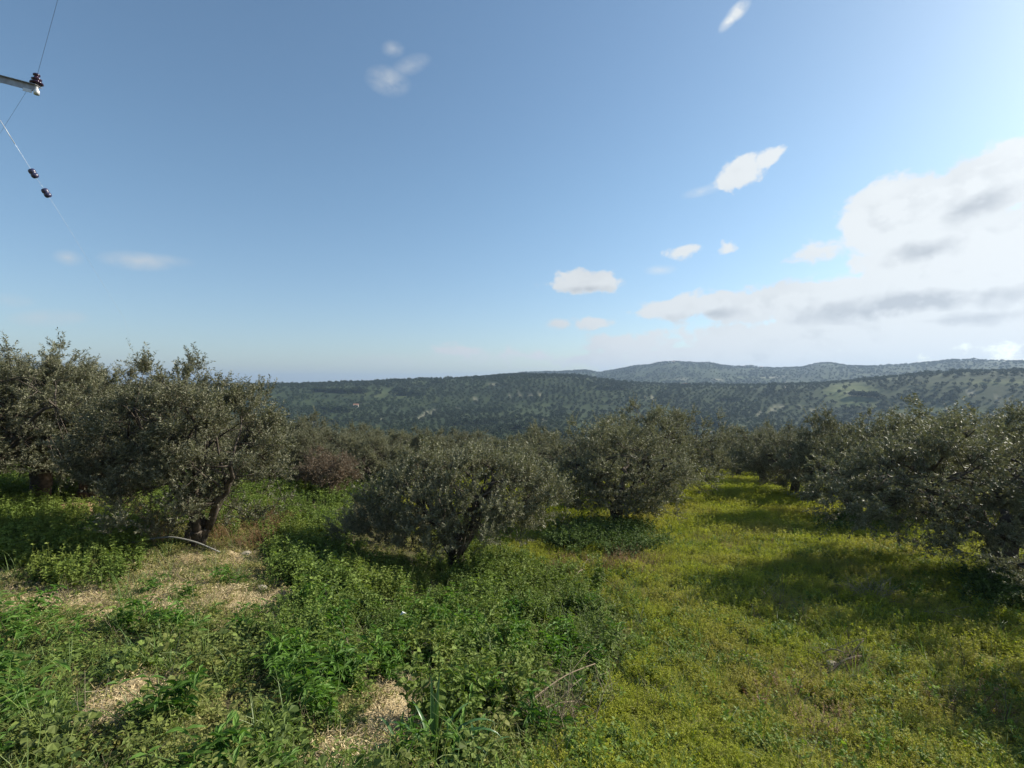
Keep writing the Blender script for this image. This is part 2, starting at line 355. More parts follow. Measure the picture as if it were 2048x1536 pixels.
# ------------------------------------------------------------------ zones of the near ground, by the pixel its points show at
def E(px, py, cx, cy_, rx, ry, rot=0, soft=.35):
    a = R(rot); dx = px-cx; dy = py-cy_
    u = (dx*math.cos(a)+dy*math.sin(a))/rx; v = (-dx*math.sin(a)+dy*math.cos(a))/ry
    return np.clip((1-np.hypot(u, v))/soft, 0, 1)
def zones(x, y, z):
    px, py = pix(x, y, z)
    j = noise2(x, y, .8, 3, 2)
    qx = px+22*j; qy = py+9*noise2(x, y, .6, 3, 4)
    straw = np.zeros_like(px)
    for e in [(110,1200,130,24,-4),(60,1240,90,16,0),(190,1225,60,24,-10),(285,1200,90,14,-6),(380,1175,80,12,0),(345,1210,60,14,0),(505,1215,66,26,8),(560,1195,40,18,0),
              (455,1190,70,12,0),(255,1395,120,40,-22),(190,1435,60,28,-20),(768,1420,62,66,50),(795,1470,52,44,0),(700,1500,60,40,-20),(740,1530,50,40,0),
              (420,1122,90,10,0),(500,1108,60,9,0)]:
        straw = np.maximum(straw, E(qx, qy, *e[:4], e[4]))
    red = np.maximum(E(qx, qy, 190, 1008, 130, 26), E(qx, qy, 240, 985, 80, 16))
    brown = np.maximum.reduce([E(qx, qy, 1690, 1340, 80, 30), E(qx, qy, 1620, 1430, 210, 60, 10, .9)*.75, E(qx, qy, 1960, 1440, 130, 40, 15, .9)*.8,
                               E(qx, qy, 1420, 1085, 90, 10, 0, .9)*.6, E(qx, qy, 1240, 1130, 70, 22, 0, .9)*.8, E(qx, qy, 1120, 1140, 40, 30, 0, .9)*.7, E(qx, qy, 1500, 1105, 130, 14, 0, .9)*.5])
    nettle = np.maximum.reduce([E(qx, qy, 920, 1270, 350, 170, 0, .18), E(qx, qy, 640, 1130, 120, 90), E(qx, qy, 900, 1400, 170, 90, 0, .3), E(qx, qy, 620, 1300, 90, 110, 0, .3)])
    nettle = nettle*(1-E(qx, qy, 1270, 1210, 90, 130, 30, .4))
    bramble = E(qx, qy, 1210, 1085, 120, 34, 0, .3)
    # field: right of a line from the centre tree to the bottom centre
    edge = np.interp(py, [900, 1060, 1130, 1200, 1300, 1400, 1536], [760, 780, 1060, 1230, 1260, 1180, 1060])
    field = np.clip((qx-edge)/60+.5, 0, 1)
    wild = E(qx, qy, 110, 1090, 210, 100, 12, .3)
    straw = straw*np.where(qy < 1290, np.clip(.72+.65*noise2(x, y, .45, 3, 1), .05, 1), 1)
    bramble = bramble*(noise2(x, y, 1.3, 3, 4) > -.25)
    hollow = np.maximum.reduce([E(qx, qy, 530, 1425, 50, 44), E(qx, qy, 850, 1405, 80, 24, 20), E(qx, qy, 600, 1200, 36, 24), E(qx, qy, 400, 1180, 30, 10), E(qx, qy, 340, 1104, 110, 13)])
    return dict(hollow=hollow, px=px, py=py, straw=straw, red=red, brown=brown, nettle=nettle, bramble=bramble, field=field, wild=wild)

# ------------------------------------------------------------------ materials
def mat(name, base, rough=.7, spec=.3, metal=0, noise=None, bump=0):
    m = bpy.data.materials.new(name); m.use_nodes = True; nt = m.node_tree
    b = nt.nodes['Principled BSDF']; b.inputs['Base Color'].default_value = (*base, 1)
    b.inputs['Roughness'].default_value = rough; b.inputs['Specular IOR Level'].default_value = spec; b.inputs['Metallic'].default_value = metal
    if noise:
        col2, sc = noise
        tc = N(nt, 'ShaderNodeTexCoord'); n = N(nt, 'ShaderNodeTexNoise'); n.inputs['Scale'].default_value = sc; n.inputs['Detail'].default_value = 5
        nt.links.new(tc.outputs['Object'], n.inputs['Vector'])
        mr = N(nt, 'ShaderNodeMapRange', inp={1: .35, 2: .65}); nt.links.new(n.outputs[0], mr.inputs[0])
        mx = N(nt, 'ShaderNodeMix', data_type='RGBA'); mx.inputs[6].default_value = (*base, 1); mx.inputs[7].default_value = (*col2, 1)
        nt.links.new(mr.outputs[0], mx.inputs[0]); nt.links.new(mx.outputs[2], b.inputs['Base Color'])
        if bump:
            bp = N(nt, 'ShaderNodeBump'); bp.inputs['Strength'].default_value = bump; bp.inputs['Distance'].default_value = .02
            nt.links.new(n.outputs[0], bp.inputs['Height']); nt.links.new(bp.outputs[0], b.inputs['Normal'])
    return m
def leaf_mat(name, dark, light, under=None, rough=.5, trans=.3, patch=None, patch_scale=.4, spec=.4, tcol=None):
    """two-sided leaf: 'tint' picks between two colours, each plant shifts a little, patches of ground differ"""
    m = bpy.data.materials.new(name); m.use_nodes = True; nt = m.node_tree; L = nt.links.new
    nt.nodes.clear(); out = N(nt, 'ShaderNodeOutputMaterial')
    at = N(nt, 'ShaderNodeAttribute', attribute_name='tint')
    oi = N(nt, 'ShaderNodeObjectInfo'); geo = N(nt, 'ShaderNodeNewGeometry')
    ad = N(nt, 'ShaderNodeMath', operation='MULTIPLY_ADD', inp={1: .5, 2: -.25}); L(oi.outputs['Random'], ad.inputs[0])
    s = N(nt, 'ShaderNodeMath', operation='ADD', use_clamp=True); L(at.outputs['Fac'], s.inputs[0]); L(ad.outputs[0], s.inputs[1])
    mx = N(nt, 'ShaderNodeMix', data_type='RGBA'); mx.inputs[6].default_value = (*dark, 1); mx.inputs[7].default_value = (*light, 1); L(s.outputs[0], mx.inputs[0])
    col = mx.outputs[2]
    if patch:
        n = N(nt, 'ShaderNodeTexNoise'); n.inputs['Scale'].default_value = patch_scale; n.inputs['Detail'].default_value = 4; L(geo.outputs['Position'], n.inputs['Vector'])
        mr = N(nt, 'ShaderNodeMapRange', inp={1: .45, 2: .68}); L(n.outputs[0], mr.inputs[0])
        m2 = N(nt, 'ShaderNodeMix', data_type='RGBA'); L(mr.outputs[0], m2.inputs[0]); L(col, m2.inputs[6]); m2.inputs[7].default_value = (*patch, 1); col = m2.outputs[2]
    if under:
        m3 = N(nt, 'ShaderNodeMix', data_type='RGBA'); L(geo.outputs['Backfacing'], m3.inputs[0]); L(col, m3.inputs[6]); m3.inputs[7].default_value = (*under, 1); col = m3.outputs[2]
    b = N(nt, 'ShaderNodeBsdfPrincipled'); L(col, b.inputs['Base Color']); b.inputs['Roughness'].default_value = rough; b.inputs['Specular IOR Level'].default_value = spec
    tr = N(nt, 'ShaderNodeBsdfTranslucent')
    hs = N(nt, 'ShaderNodeMix', data_type='RGBA', blend_type='MULTIPLY'); hs.inputs[0].default_value = 1; L(col, hs.inputs[6]); hs.inputs[7].default_value = (*(tcol or (1.25, 1.35, .5)), 1)
    L(hs.outputs[2], tr.inputs[0])
    ms = N(nt, 'ShaderNodeMixShader'); ms.inputs[0].default_value = trans; L(b.outputs[0], ms.inputs[1]); L(tr.outputs[0], ms.inputs[2]); L(ms.outputs[0], out.inputs[0])
    return m

M_bark = mat('olive_bark', (.045, .036, .028), .9, .15, noise=((.12, .10, .08), 9), bump=.6)
M_olive = leaf_mat('olive_leaf', (.068, .073, .037), (.215, .215, .118), under=(.215, .21, .145), rough=.55, trans=.2, spec=.3, tcol=(1.1, 1.15, .6))
M_olive_dry = leaf_mat('olive_leaf_dry', (.08, .065, .034), (.165, .13, .07), under=(.24, .17, .12), rough=.5, trans=.12, tcol=(1.2, 1, .7))
M_twig = mat('olive_twig', (.10, .085, .065), .85, .2)
M_far = leaf_mat('far_olive_leaf', (.022, .036, .018), (.052, .07, .034), rough=.8, trans=.05, spec=.1, patch=(.045, .07, .026), patch_scale=.006)
M_nettle = leaf_mat('nettle_leaf', (.022, .052, .012), (.21, .285, .06), rough=.6, trans=.3, patch=(.18, .22, .045), patch_scale=.7, spec=.2)
M_mallow = leaf_mat('mallow_leaf', (.04, .07, .018), (.21, .28, .062), rough=.6, trans=.3, patch=(.23, .23, .07), patch_scale=.9, spec=.2)
M_bramble = leaf_mat('bramble_leaf', (.03, .055, .014), (.13, .19, .05), rough=.65, trans=.25, spec=.15)
M_field = leaf_mat('spurge_leaf', (.11, .14, .014), (.43, .445, .055), rough=.7, trans=.44, patch=(.37, .33, .085), patch_scale=.45, spec=.2)
M_grass = leaf_mat('grass_blade', (.07, .14, .03), (.20, .28, .07), rough=.5, trans=.3, patch=(.24, .25, .08), patch_scale=.8)
M_blade = leaf_mat('broad_blade', (.035, .10, .025), (.11, .20, .07), rough=.35, trans=.2, spec=.5)
M_dry = leaf_mat('dry_stem', (.16, .12, .08), (.38, .32, .23), rough=.8, trans=.1, spec=.1, tcol=(1, .9, .7))
M_reddish = leaf_mat('reddish_weed', (.16, .09, .04), (.30, .19, .09), rough=.7, trans=.2, tcol=(1.2, 1, .6))
M_chip = leaf_mat('straw_chip', (.32, .24, .12), (.66, .54, .32), rough=.85, trans=.0, spec=.1, tcol=(1, 1, 1))
M_flower = mat('yellow_flower', (.55, .47, .09), .6)
M_metal = mat('galvanised_steel', (.36, .36, .37), .45, .5, .7, noise=((.24, .22, .21), 12))
M_metal_pale = mat('pale_steel', (.62, .64, .66), .4, .5, .3)
M_porc = mat('brown_porcelain', (.03, .014, .035), .2, .5)
M_glass_blue = mat('dark_insulator', (.04, .04, .09), .3, .5)
M_wire = mat('wire', (.10, .11, .13), .5, .5, .6)
M_wire_pale = mat('stay_wire_steel', (.6, .63, .66), .4, .5, .4)
M_wood = mat('pole_wood', (.16, .11, .07), .85, .2, noise=((.08, .055, .035), 6))
M_pipe = mat('grey_plastic_pipe', (.20, .20, .18), .5, .4)
M_stone = mat('pale_limestone', (.33, .29, .22), .85, .2, noise=((.28, .25, .19), 8), bump=.5)
M_white = mat('white_plastic', (.75, .75, .72), .5)
M_stake = mat('dark_stake', (.05, .05, .04), .7)
M_wall = mat('pale_plaster', (.62, .58, .52), .8)
M_roof = mat('clay_roof', (.30, .16, .10), .8)
M_glassd = mat('window_dark', (.03, .035, .04), .2)
M_concrete = mat('track_concrete', (.42, .38, .33), .85)

def ground_material():
    m = bpy.data.materials.new('ground'); m.use_nodes = True; nt = m.node_tree; L = nt.links.new
    b = nt.nodes['Principled BSDF']; b.inputs['Roughness'].default_value = .95; b.inputs['Specular IOR Level'].default_value = .1
    geo = N(nt, 'ShaderNodeNewGeometry')
    def noise(sc, det=5, rough=.55):
        n = N(nt, 'ShaderNodeTexNoise'); n.inputs['Scale'].default_value = sc; n.inputs['Detail'].default_value = det; n.inputs['Roughness'].default_value = rough
        L(geo.outputs['Position'], n.inputs['Vector']); return n.outputs[0]
    def rng_(v, a, b_, c=0, d=1):
        mr = N(nt, 'ShaderNodeMapRange', inp={1: a, 2: b_, 3: c, 4: d}); L(v, mr.inputs[0]); return mr.outputs[0]
    def mix(f, a, b_):
        x = N(nt, 'ShaderNodeMix', data_type='RGBA')
        if isinstance(f, float): x.inputs[0].default_value = f
        else: L(f, x.inputs[0])
        for i, q in ((6, a), (7, b_)):
            if isinstance(q, tuple): x.inputs[i].default_value = (*q, 1)
            else: L(q, x.inputs[i])
        return x.outputs[2]
    def attr(n): return N(nt, 'ShaderNodeAttribute', attribute_name=n).outputs['Fac']
    soil = mix(rng_(noise(3.0), .35, .65), (.055, .042, .026), (.10, .085, .045))
    soil = mix(rng_(noise(22.0, 3), .45, .7), soil, (.09, .10, .035))
    fld = mix(rng_(noise(1.2), .35, .7), (.12, .13, .03), (.19, .18, .05))
    soil = mix(attr('field'), soil, fld)
    strw = mix(rng_(noise(60, 4, .7), .4, .62), (.27, .205, .11), (.56, .46, .28))
    jitter = N(nt, 'ShaderNodeMath', operation='ADD'); L(attr('straw'), jitter.inputs[0]); L(rng_(noise(6, 4), .2, .8, -.45, .45), jitter.inputs[1])
    soil = mix(rng_(jitter.outputs[0], .3, .65), soil, strw)
    soil = mix(attr('red'), soil, mix(rng_(noise(8), .4, .6), (.30, .17, .09), (.42, .33, .20)))
    far = mix(rng_(noise(.012, 5), .38, .62), (.026, .040, .017), (.048, .066, .026))
    far = mix(rng_(noise(.07, 4, .65), .52, .8), far, (.06, .07, .03))
    far = mix(attr('meadow'), far, mix(rng_(noise(.05, 4), .4, .6), (.075, .105, .035), (.15, .17, .07)))
    far = mix(attr('pale'), far, (.42, .38, .27))
    col = mix(attr('far'), soil, far)
    L(col, b.inputs['Base Color'])
    bp = N(nt, 'ShaderNodeBump'); bp.inputs['Strength'].default_value = .7; bp.inputs['Distance'].default_value = .03
    L(noise(25, 4, .65), bp.inputs['Height']); L(bp.outputs[0], b.inputs['Normal'])
    return m

# ------------------------------------------------------------------ ground sheet, out past the last ridge
PALE = [(1940, 785, 14, 3, 10), (1960, 789, 14, 3, 12), (1982, 791, 14, 3, -20), (2000, 795, 12, 4, -30), (2020, 797, 14, 4, -30), (1705, 788, 14, 5, 0), (848, 830, 18, 3, -45), (866, 824, 14, 2.5, -42), (838, 836, 8, 2, -40),
        (1090, 838, 10, 2.5, -35), (1545, 820, 13, 5, -50), (1562, 812, 10, 4, 0), (1600, 812, 10, 3, 0), (1628, 822, 8, 3, 0), (1520, 828, 8, 4, -40), (1808, 838, 9, 8, -50), (1910, 835, 9, 8, -50), (1835, 842, 6, 7, -60), (1945, 832, 9, 4, 0),
        (1020, 790, 4, 5, -40), (1040, 789, 4, 6, -40), (1062, 791, 4, 6, -40), (1080, 789, 4, 6, -40), (1292, 795, 3, 9, 0), (1304, 796, 3, 8, 0), (1572, 770, 3, 9, 0), (1558, 776, 2.5, 6, 0), (950, 800, 6, 4, 0), (915, 815, 5, 3, 0), (985, 768, 14, 2, 0), (760, 838, 7, 2, 0), (628, 845, 8, 2, 0), (690, 862, 9, 3, 0),
        (1370, 757, 26, 2, 0), (1540, 755, 40, 2, -4), (1330, 757, 14, 1.5, 0), (1430, 760, 20, 1.5, 0)]
def build_ground():
    az = np.concatenate([np.linspace(-180, -58, 60, endpoint=False), np.linspace(-58, 58, 470, endpoint=False), np.linspace(58, 180, 61)])
    rr = np.concatenate([[0.05, .4, .8, 1.2], np.geomspace(1.6, 60, 190, endpoint=False), np.geomspace(60, 8800, 210)])
    A, Rr = np.meshgrid(np.radians(az), rr, indexing='ij')
    X = np.sin(A)*Rr; Y = np.cos(A)*Rr; Z = ground_z(X.ravel(), Y.ravel()).reshape(X.shape)
    Z[-1] = Z[0]
    na, nr = X.shape
    V = np.stack([X, Y, Z], -1).reshape(-1, 3)
    i = np.arange(na-1)[:, None]*nr; j = np.arange(nr-1)[None]
    Q = np.stack([i+j, i+j+1, i+nr+j+1, i+nr+j], -1).reshape(-1, 4)[:, ::-1]
    zo = zones(V[:, 0], V[:, 1], V[:, 2]); r = np.hypot(V[:, 0], V[:, 1]); front = V[:, 1] > 1
    px, py = zo['px'], zo['py']
    meadow = np.maximum.reduce([E(px, py, 1700, 785, 70, 26, 0, .6), E(px, py, 1710, 808, 60, 10, 0, .5)*.9, E(px, py, 2000, 765, 120, 8, 0, .6)*.7, E(px, py, 1900, 822, 170, 6, 0, .6)*.8,
                                E(px, py, 800, 790, 130, 14, 0, .8)*.35, E(px, py, 1500, 757, 60, 4, 0, .6)*.8, E(px, py, 1370, 767, 40, 4, 0, .6)*.7])*(r > 250)*front
    k = np.zeros(len(V))
    for (cx, cy_, rx, ry, ro) in PALE:
        k = np.maximum(k, E(px, py, cx, cy_, rx, ry, ro, .5))
    far = np.clip((r-60)/80, 0, 1)
    me = mesh_np('ground', V, [Q], ground_material(), True, {'straw': zo['straw']*front, 'field': np.where(front, zo['field'], .5), 'red': zo['red']*front*(r < 30),
                 'meadow': meadow, 'pale': k*(r > 250)*front*.5, 'far': far})
    o = link('ground', me); o['kind'] = 'structure'
build_ground()

# ------------------------------------------------------------------ plant models for scattering (kept in a store collection)
STORE = {}
def proto(group, me):
    c = STORE.setdefault(group, bpy.data.collections.new(group))
    o = bpy.data.objects.new('%s_%02d' % (group, len(c.objects)), me); c.objects.link(o)
def rv(n): return rng.standard_normal((n, 3))

def stem_plant(stems, hgt, leafL, leafW, pairs, spread, m, shape='oval', lean=.25, taper=.5, droop=.25, stemr=.0025, tips=0, mflower=None):
    b = MB()
    for s in range(stems):
        a = rng.uniform(0, 6.28); r0 = spread*math.sqrt(rng.uniform()); h = hgt*rng.uniform(.6, 1.1)
        base = np.array([r0*math.cos(a), r0*math.sin(a), -.03]); ln = np.array([math.cos(a), math.sin(a), 0])*lean*rng.uniform(0, 1.2)*h+rng.standard_normal(3)*[.03, .03, 0]
        t = np.linspace(0, 1, 4)[:, None]; pts = base+ln*t**1.6+np.array([0, 0, h])*t
        b.tube(pts, [stemr, stemr*.9, stemr*.7, stemr*.4], 3, 0, tint=.4)
        k = max(2, int(pairs*rng.uniform(.8, 1.2))); tt = np.repeat(rng.uniform(.12, 1, k), 2)
        tt = np.sort(tt); p = base+ln*tt[:, None]**1.6+np.array([0, 0, h])*tt[:, None]
        an = rng.uniform(0, 6.28, len(tt)); an[1::2] = an[::2]+np.pi
        el = rng.uniform(-.1, .75, len(tt))
        d = np.stack([np.cos(an)*np.cos(el), np.sin(an)*np.cos(el), np.sin(el)], 1)
        sc = (1-taper*tt**2)*rng.uniform(.7, 1.15, len(tt))
        b.leaves(p, d, np.array([[0, 0, 1.0]])+.35*rv(len(tt)), leafL*sc, leafW*sc, 0, np.clip(.25+.5*tt+.15*rng.standard_normal(len(tt)), 0, 1), shape, droop)
        if tips and rng.uniform() < tips:
            q = p[-1]; fd = unit(rv(4)+[0, 0, 1]); b.leaves(np.repeat(q[None], 4, 0), fd, rv(4), .012, .012, 1, 1)
    return b.mesh('plant', [m, mflower or m])
def rosette(n, radius, leafL, m, shape='round', hmin=.04, hmax=.2):
    b = MB(); a = rng.uniform(0, 6.28, n); r = radius*np.sqrt(rng.uniform(.03, 1, n)); h = rng.uniform(hmin, hmax, n)*(1.1-.5*r/radius)
    tip = np.stack([r*np.cos(a), r*np.sin(a), h], 1); base = tip*[.2, .2, 0]+[0, 0, -.02]
    for i in range(0, n): b.tube([base[i], (base[i]+tip[i])/2+[0, 0, .02], tip[i]], .0015, 3, 0, tint=.5)
    el = rng.uniform(-.3, .5, n); aa = a+rng.normal(0, .6, n)
    d = np.stack([np.cos(aa)*np.cos(el), np.sin(aa)*np.cos(el), np.sin(el)], 1); sc = rng.uniform(.55, 1.15, n)
    b.leaves(tip, d, np.array([[0, 0, 1.0]])+.3*rv(n), leafL*sc, leafL*sc, 0, rng.uniform(.1, .9, n), shape, .1)
    return b.mesh('plant', [m])
def tuft(n, L, W, m, spread=.05, bend=1.6):
    b = MB()
    for i in range(n):
        a = rng.uniform(0, 6.28); r = spread*rng.uniform(); b.blade((r*math.cos(a), r*math.sin(a), -.02), a, L*rng.uniform(.5, 1.1), W*rng.uniform(.6, 1.1), rng.uniform(.8, 1.45), bend*rng.uniform(.4, 1.2), 4, 0, rng.uniform(.2, .9))
    return b.mesh('plant', [m])
def twigs(n, L, rad, m, spread=.15, up=.5, k=3, forks=2):
    b = MB()
    for i in range(n):
        a = rng.uniform(0, 6.28); r = spread*rng.uniform(); p = np.array([r*math.cos(a), r*math.sin(a), -.02]); d = unit(rng.standard_normal(3)*[1, 1, .3]+[0, 0, up]); l = L*rng.uniform(.5, 1.1)
        bend = rng.standard_normal(3)*.16*l; pts = [p+d*l*t+bend*t*t for t in np.linspace(0, 1, 4)]
        b.tube(pts, [rad, rad*.8, rad*.6, rad*.3], k, 0, tint=rng.uniform(0, 1))
        for f in range(forks):
            q = pts[1+f % 2]; d2 = unit(d+rng.standard_normal(3)*.7); l2 = l*.5
            b.tube([q, q+d2*l2*.5+rng.standard_normal(3)*.03*l2, q+d2*l2], [rad*.6, rad*.45, rad*.2], 3, 0, tint=rng.uniform(0, 1))
    return b.mesh('plant', [m])

for i in range(5): proto('nettle', stem_plant(7, .46, .078, .046, 9, .12, M_nettle, 'oval', .25, .5, .3, .003))
for i in range(5): proto('mallow', rosette(26, .17, .055, M_mallow, 'round', .05, .2))
for i in range(3): proto('mallow', stem_plant(6, .26, .05, .026, 7, .10, M_mallow, 'oval', .5, .3, .2, .002))
for i in range(2): proto('mallow', tuft(22, .26, .012, M_grass, .06, 1.8))
for i in range(2): proto('mallow', stem_plant(5, .22, .10, .022, 5, .06, M_mallow, 'oval', .5, .3, .4, .002))
for i in range(4): proto('bramble', stem_plant(9, .48, .07, .046, 10, .25, M_bramble, 'oval', .7, .3, .2, .003))
for i in range(6): proto('field', stem_plant(8, .18, .032, .013, 10, .09, M_field, 'diamond', .25, .25, .0, .0012, .07, M_flower))
for i in range(4): proto('grasstuft', tuft(9, .42, .006, M_grass, .05, 1.5))
for i in range(1): proto('field', tuft(20, .17, .005, M_grass, .07, 1.2))
for i in range(4): proto('fieldfar', stem_plant(10, .22, .045, .02, 8, .16, M_field, 'diamond', .25, .25, .0, .0016))
M_low = leaf_mat('low_weed_leaf', (.09, .10, .03), (.34, .33, .10), rough=.7, trans=.25, patch=(.36, .32, .14), patch_scale=1.2, spec=.15)
M_bright = leaf_mat('fresh_leaf', (.035, .09, .014), (.15, .27, .05), rough=.55, trans=.35, spec=.2)
M_fgreen = leaf_mat('clover_leaf', (.05, .085, .014), (.21, .31, .05), rough=.6, trans=.32, patch=(.16, .22, .04), patch_scale=1.1, spec=.2)
for i in range(4): proto('clover', stem_plant(8, .2, .035, .02, 8, .1, M_fgreen, 'diamond', .3, .2, 0, .0014))
for i in range(2): proto('clover', rosette(18, .11, .035, M_fgreen, 'round', .05, .16))
for i in range(4): proto('fresh', stem_plant(9, .36, .12, .03, 6, .09, M_bright, 'oval', .5, .25, .35, .003))
for i in range(4): proto('lowweed', stem_plant(8, .10, .03, .015, 6, .09, M_low, 'diamond', .5, .2, 0, .0012))
for i in range(2): proto('lowweed', tuft(16, .13, .005, M_grass, .06, 1.2))
for i in range(4): proto('reddish', stem_plant(8, .34, .03, .012, 12, .12, M_reddish, 'diamond', .4, .3, .1, .0018))
for i in range(4): proto('drystem', twigs(7, .34, .0025, M_dry, .1, 1.4))
for i in range(3): proto('drylow', twigs(9, .16, .002, M_dry, .08, .5, 3, 1))
def chips():
    b = MB(); n = 110; p = np.stack([rng.uniform(-.13, .13, n), rng.uniform(-.13, .13, n), rng.uniform(0, .02, n)], 1)
    b.leaves(p, rv(n)*[1, 1, .35], np.array([[0, 0, 1.0]])+.5*rv(n), rng.uniform(.012, .075, n), rng.uniform(.003, .009, n), 0, rng.uniform(0, 1, n), 'diamond')
    return b.mesh('chips', [M_chip])
for i in range(4): proto('chips', chips())

def scatter(name, group, x, y, scale, label_kind='stuff', tilt=.12, sink=0.0, zs=None, index=None):
    n = len(x); z = ground_z(x, y)-sink
    rot = np.stack([rng.normal(0, tilt, n), rng.normal(0, tilt, n), rng.uniform(0, 6.283, n)], 1)
    scl = np.stack([scale, scale, scale*(zs if zs is not None else rng.uniform(.8, 1.2, n))], 1)
    idx = rng.integers(0, len(STORE[group].objects), n) if index is None else index
    me = bpy.data.meshes.new(name); me.vertices.add(n); me.vertices.foreach_set('co', np.stack([x, y, z], 1).astype(np.float32).ravel())
    for k, v in (('rot', rot), ('scl', scl)):
        a = me.attributes.new(k, 'FLOAT_VECTOR', 'POINT'); a.data.foreach_set('vector', v.astype(np.float32).ravel())
    a = me.attributes.new('idx', 'INT', 'POINT'); a.data.foreach_set('value', idx.astype(np.int32))
    o = link(name, me); o['kind'] = label_kind
    ng = bpy.data.node_groups.new(name, 'GeometryNodeTree')
    ng.interface.new_socket('Geometry', in_out='INPUT', socket_type='NodeSocketGeometry'); ng.interface.new_socket('Geometry', in_out='OUTPUT', socket_type='NodeSocketGeometry')
    gi = ng.nodes.new('NodeGroupInput'); go = ng.nodes.new('NodeGroupOutput')
    ci = ng.nodes.new('GeometryNodeCollectionInfo'); ci.inputs['Collection'].default_value = STORE[group]
    ci.inputs['Separate Children'].default_value = True; ci.inputs['Reset Children'].default_value = True
    ip = ng.nodes.new('GeometryNodeInstanceOnPoints'); ip.inputs['Pick Instance'].default_value = True
    def na(nm, dt):
        q = ng.nodes.new('GeometryNodeInputNamedAttribute'); q.data_type = dt; q.inputs['Name'].default_value = nm
        return next(s_ for s_ in q.outputs if s_.enabled and s_.name == 'Attribute')
    ng.links.new(gi.outputs[0], ip.inputs['Points']); ng.links.new(ci.outputs[0], ip.inputs['Instance'])
    ng.links.new(na('idx', 'INT'), ip.inputs['Instance Index']); ng.links.new(na('rot', 'FLOAT_VECTOR'), ip.inputs['Rotation']); ng.links.new(na('scl', 'FLOAT_VECTOR'), ip.inputs['Scale'])
    ng.links.new(ip.outputs[0], go.inputs[0])
    md = o.modifiers.new('scatter', 'NODES'); md.node_group = ng
    return o

def candidates(per_m2, r0, r1, a0=-62, a1=62):
    area = R(a1-a0)/2*(r1*r1-r0*r0); n = int(per_m2*area)
    r = np.sqrt(rng.uniform(r0*r0, r1*r1, n)); a = np.radians(rng.uniform(a0, a1, n))
    x = r*np.sin(a); y = r*np.cos(a); z = ground_z(x, y); return x, y, zones(x, y, z), r

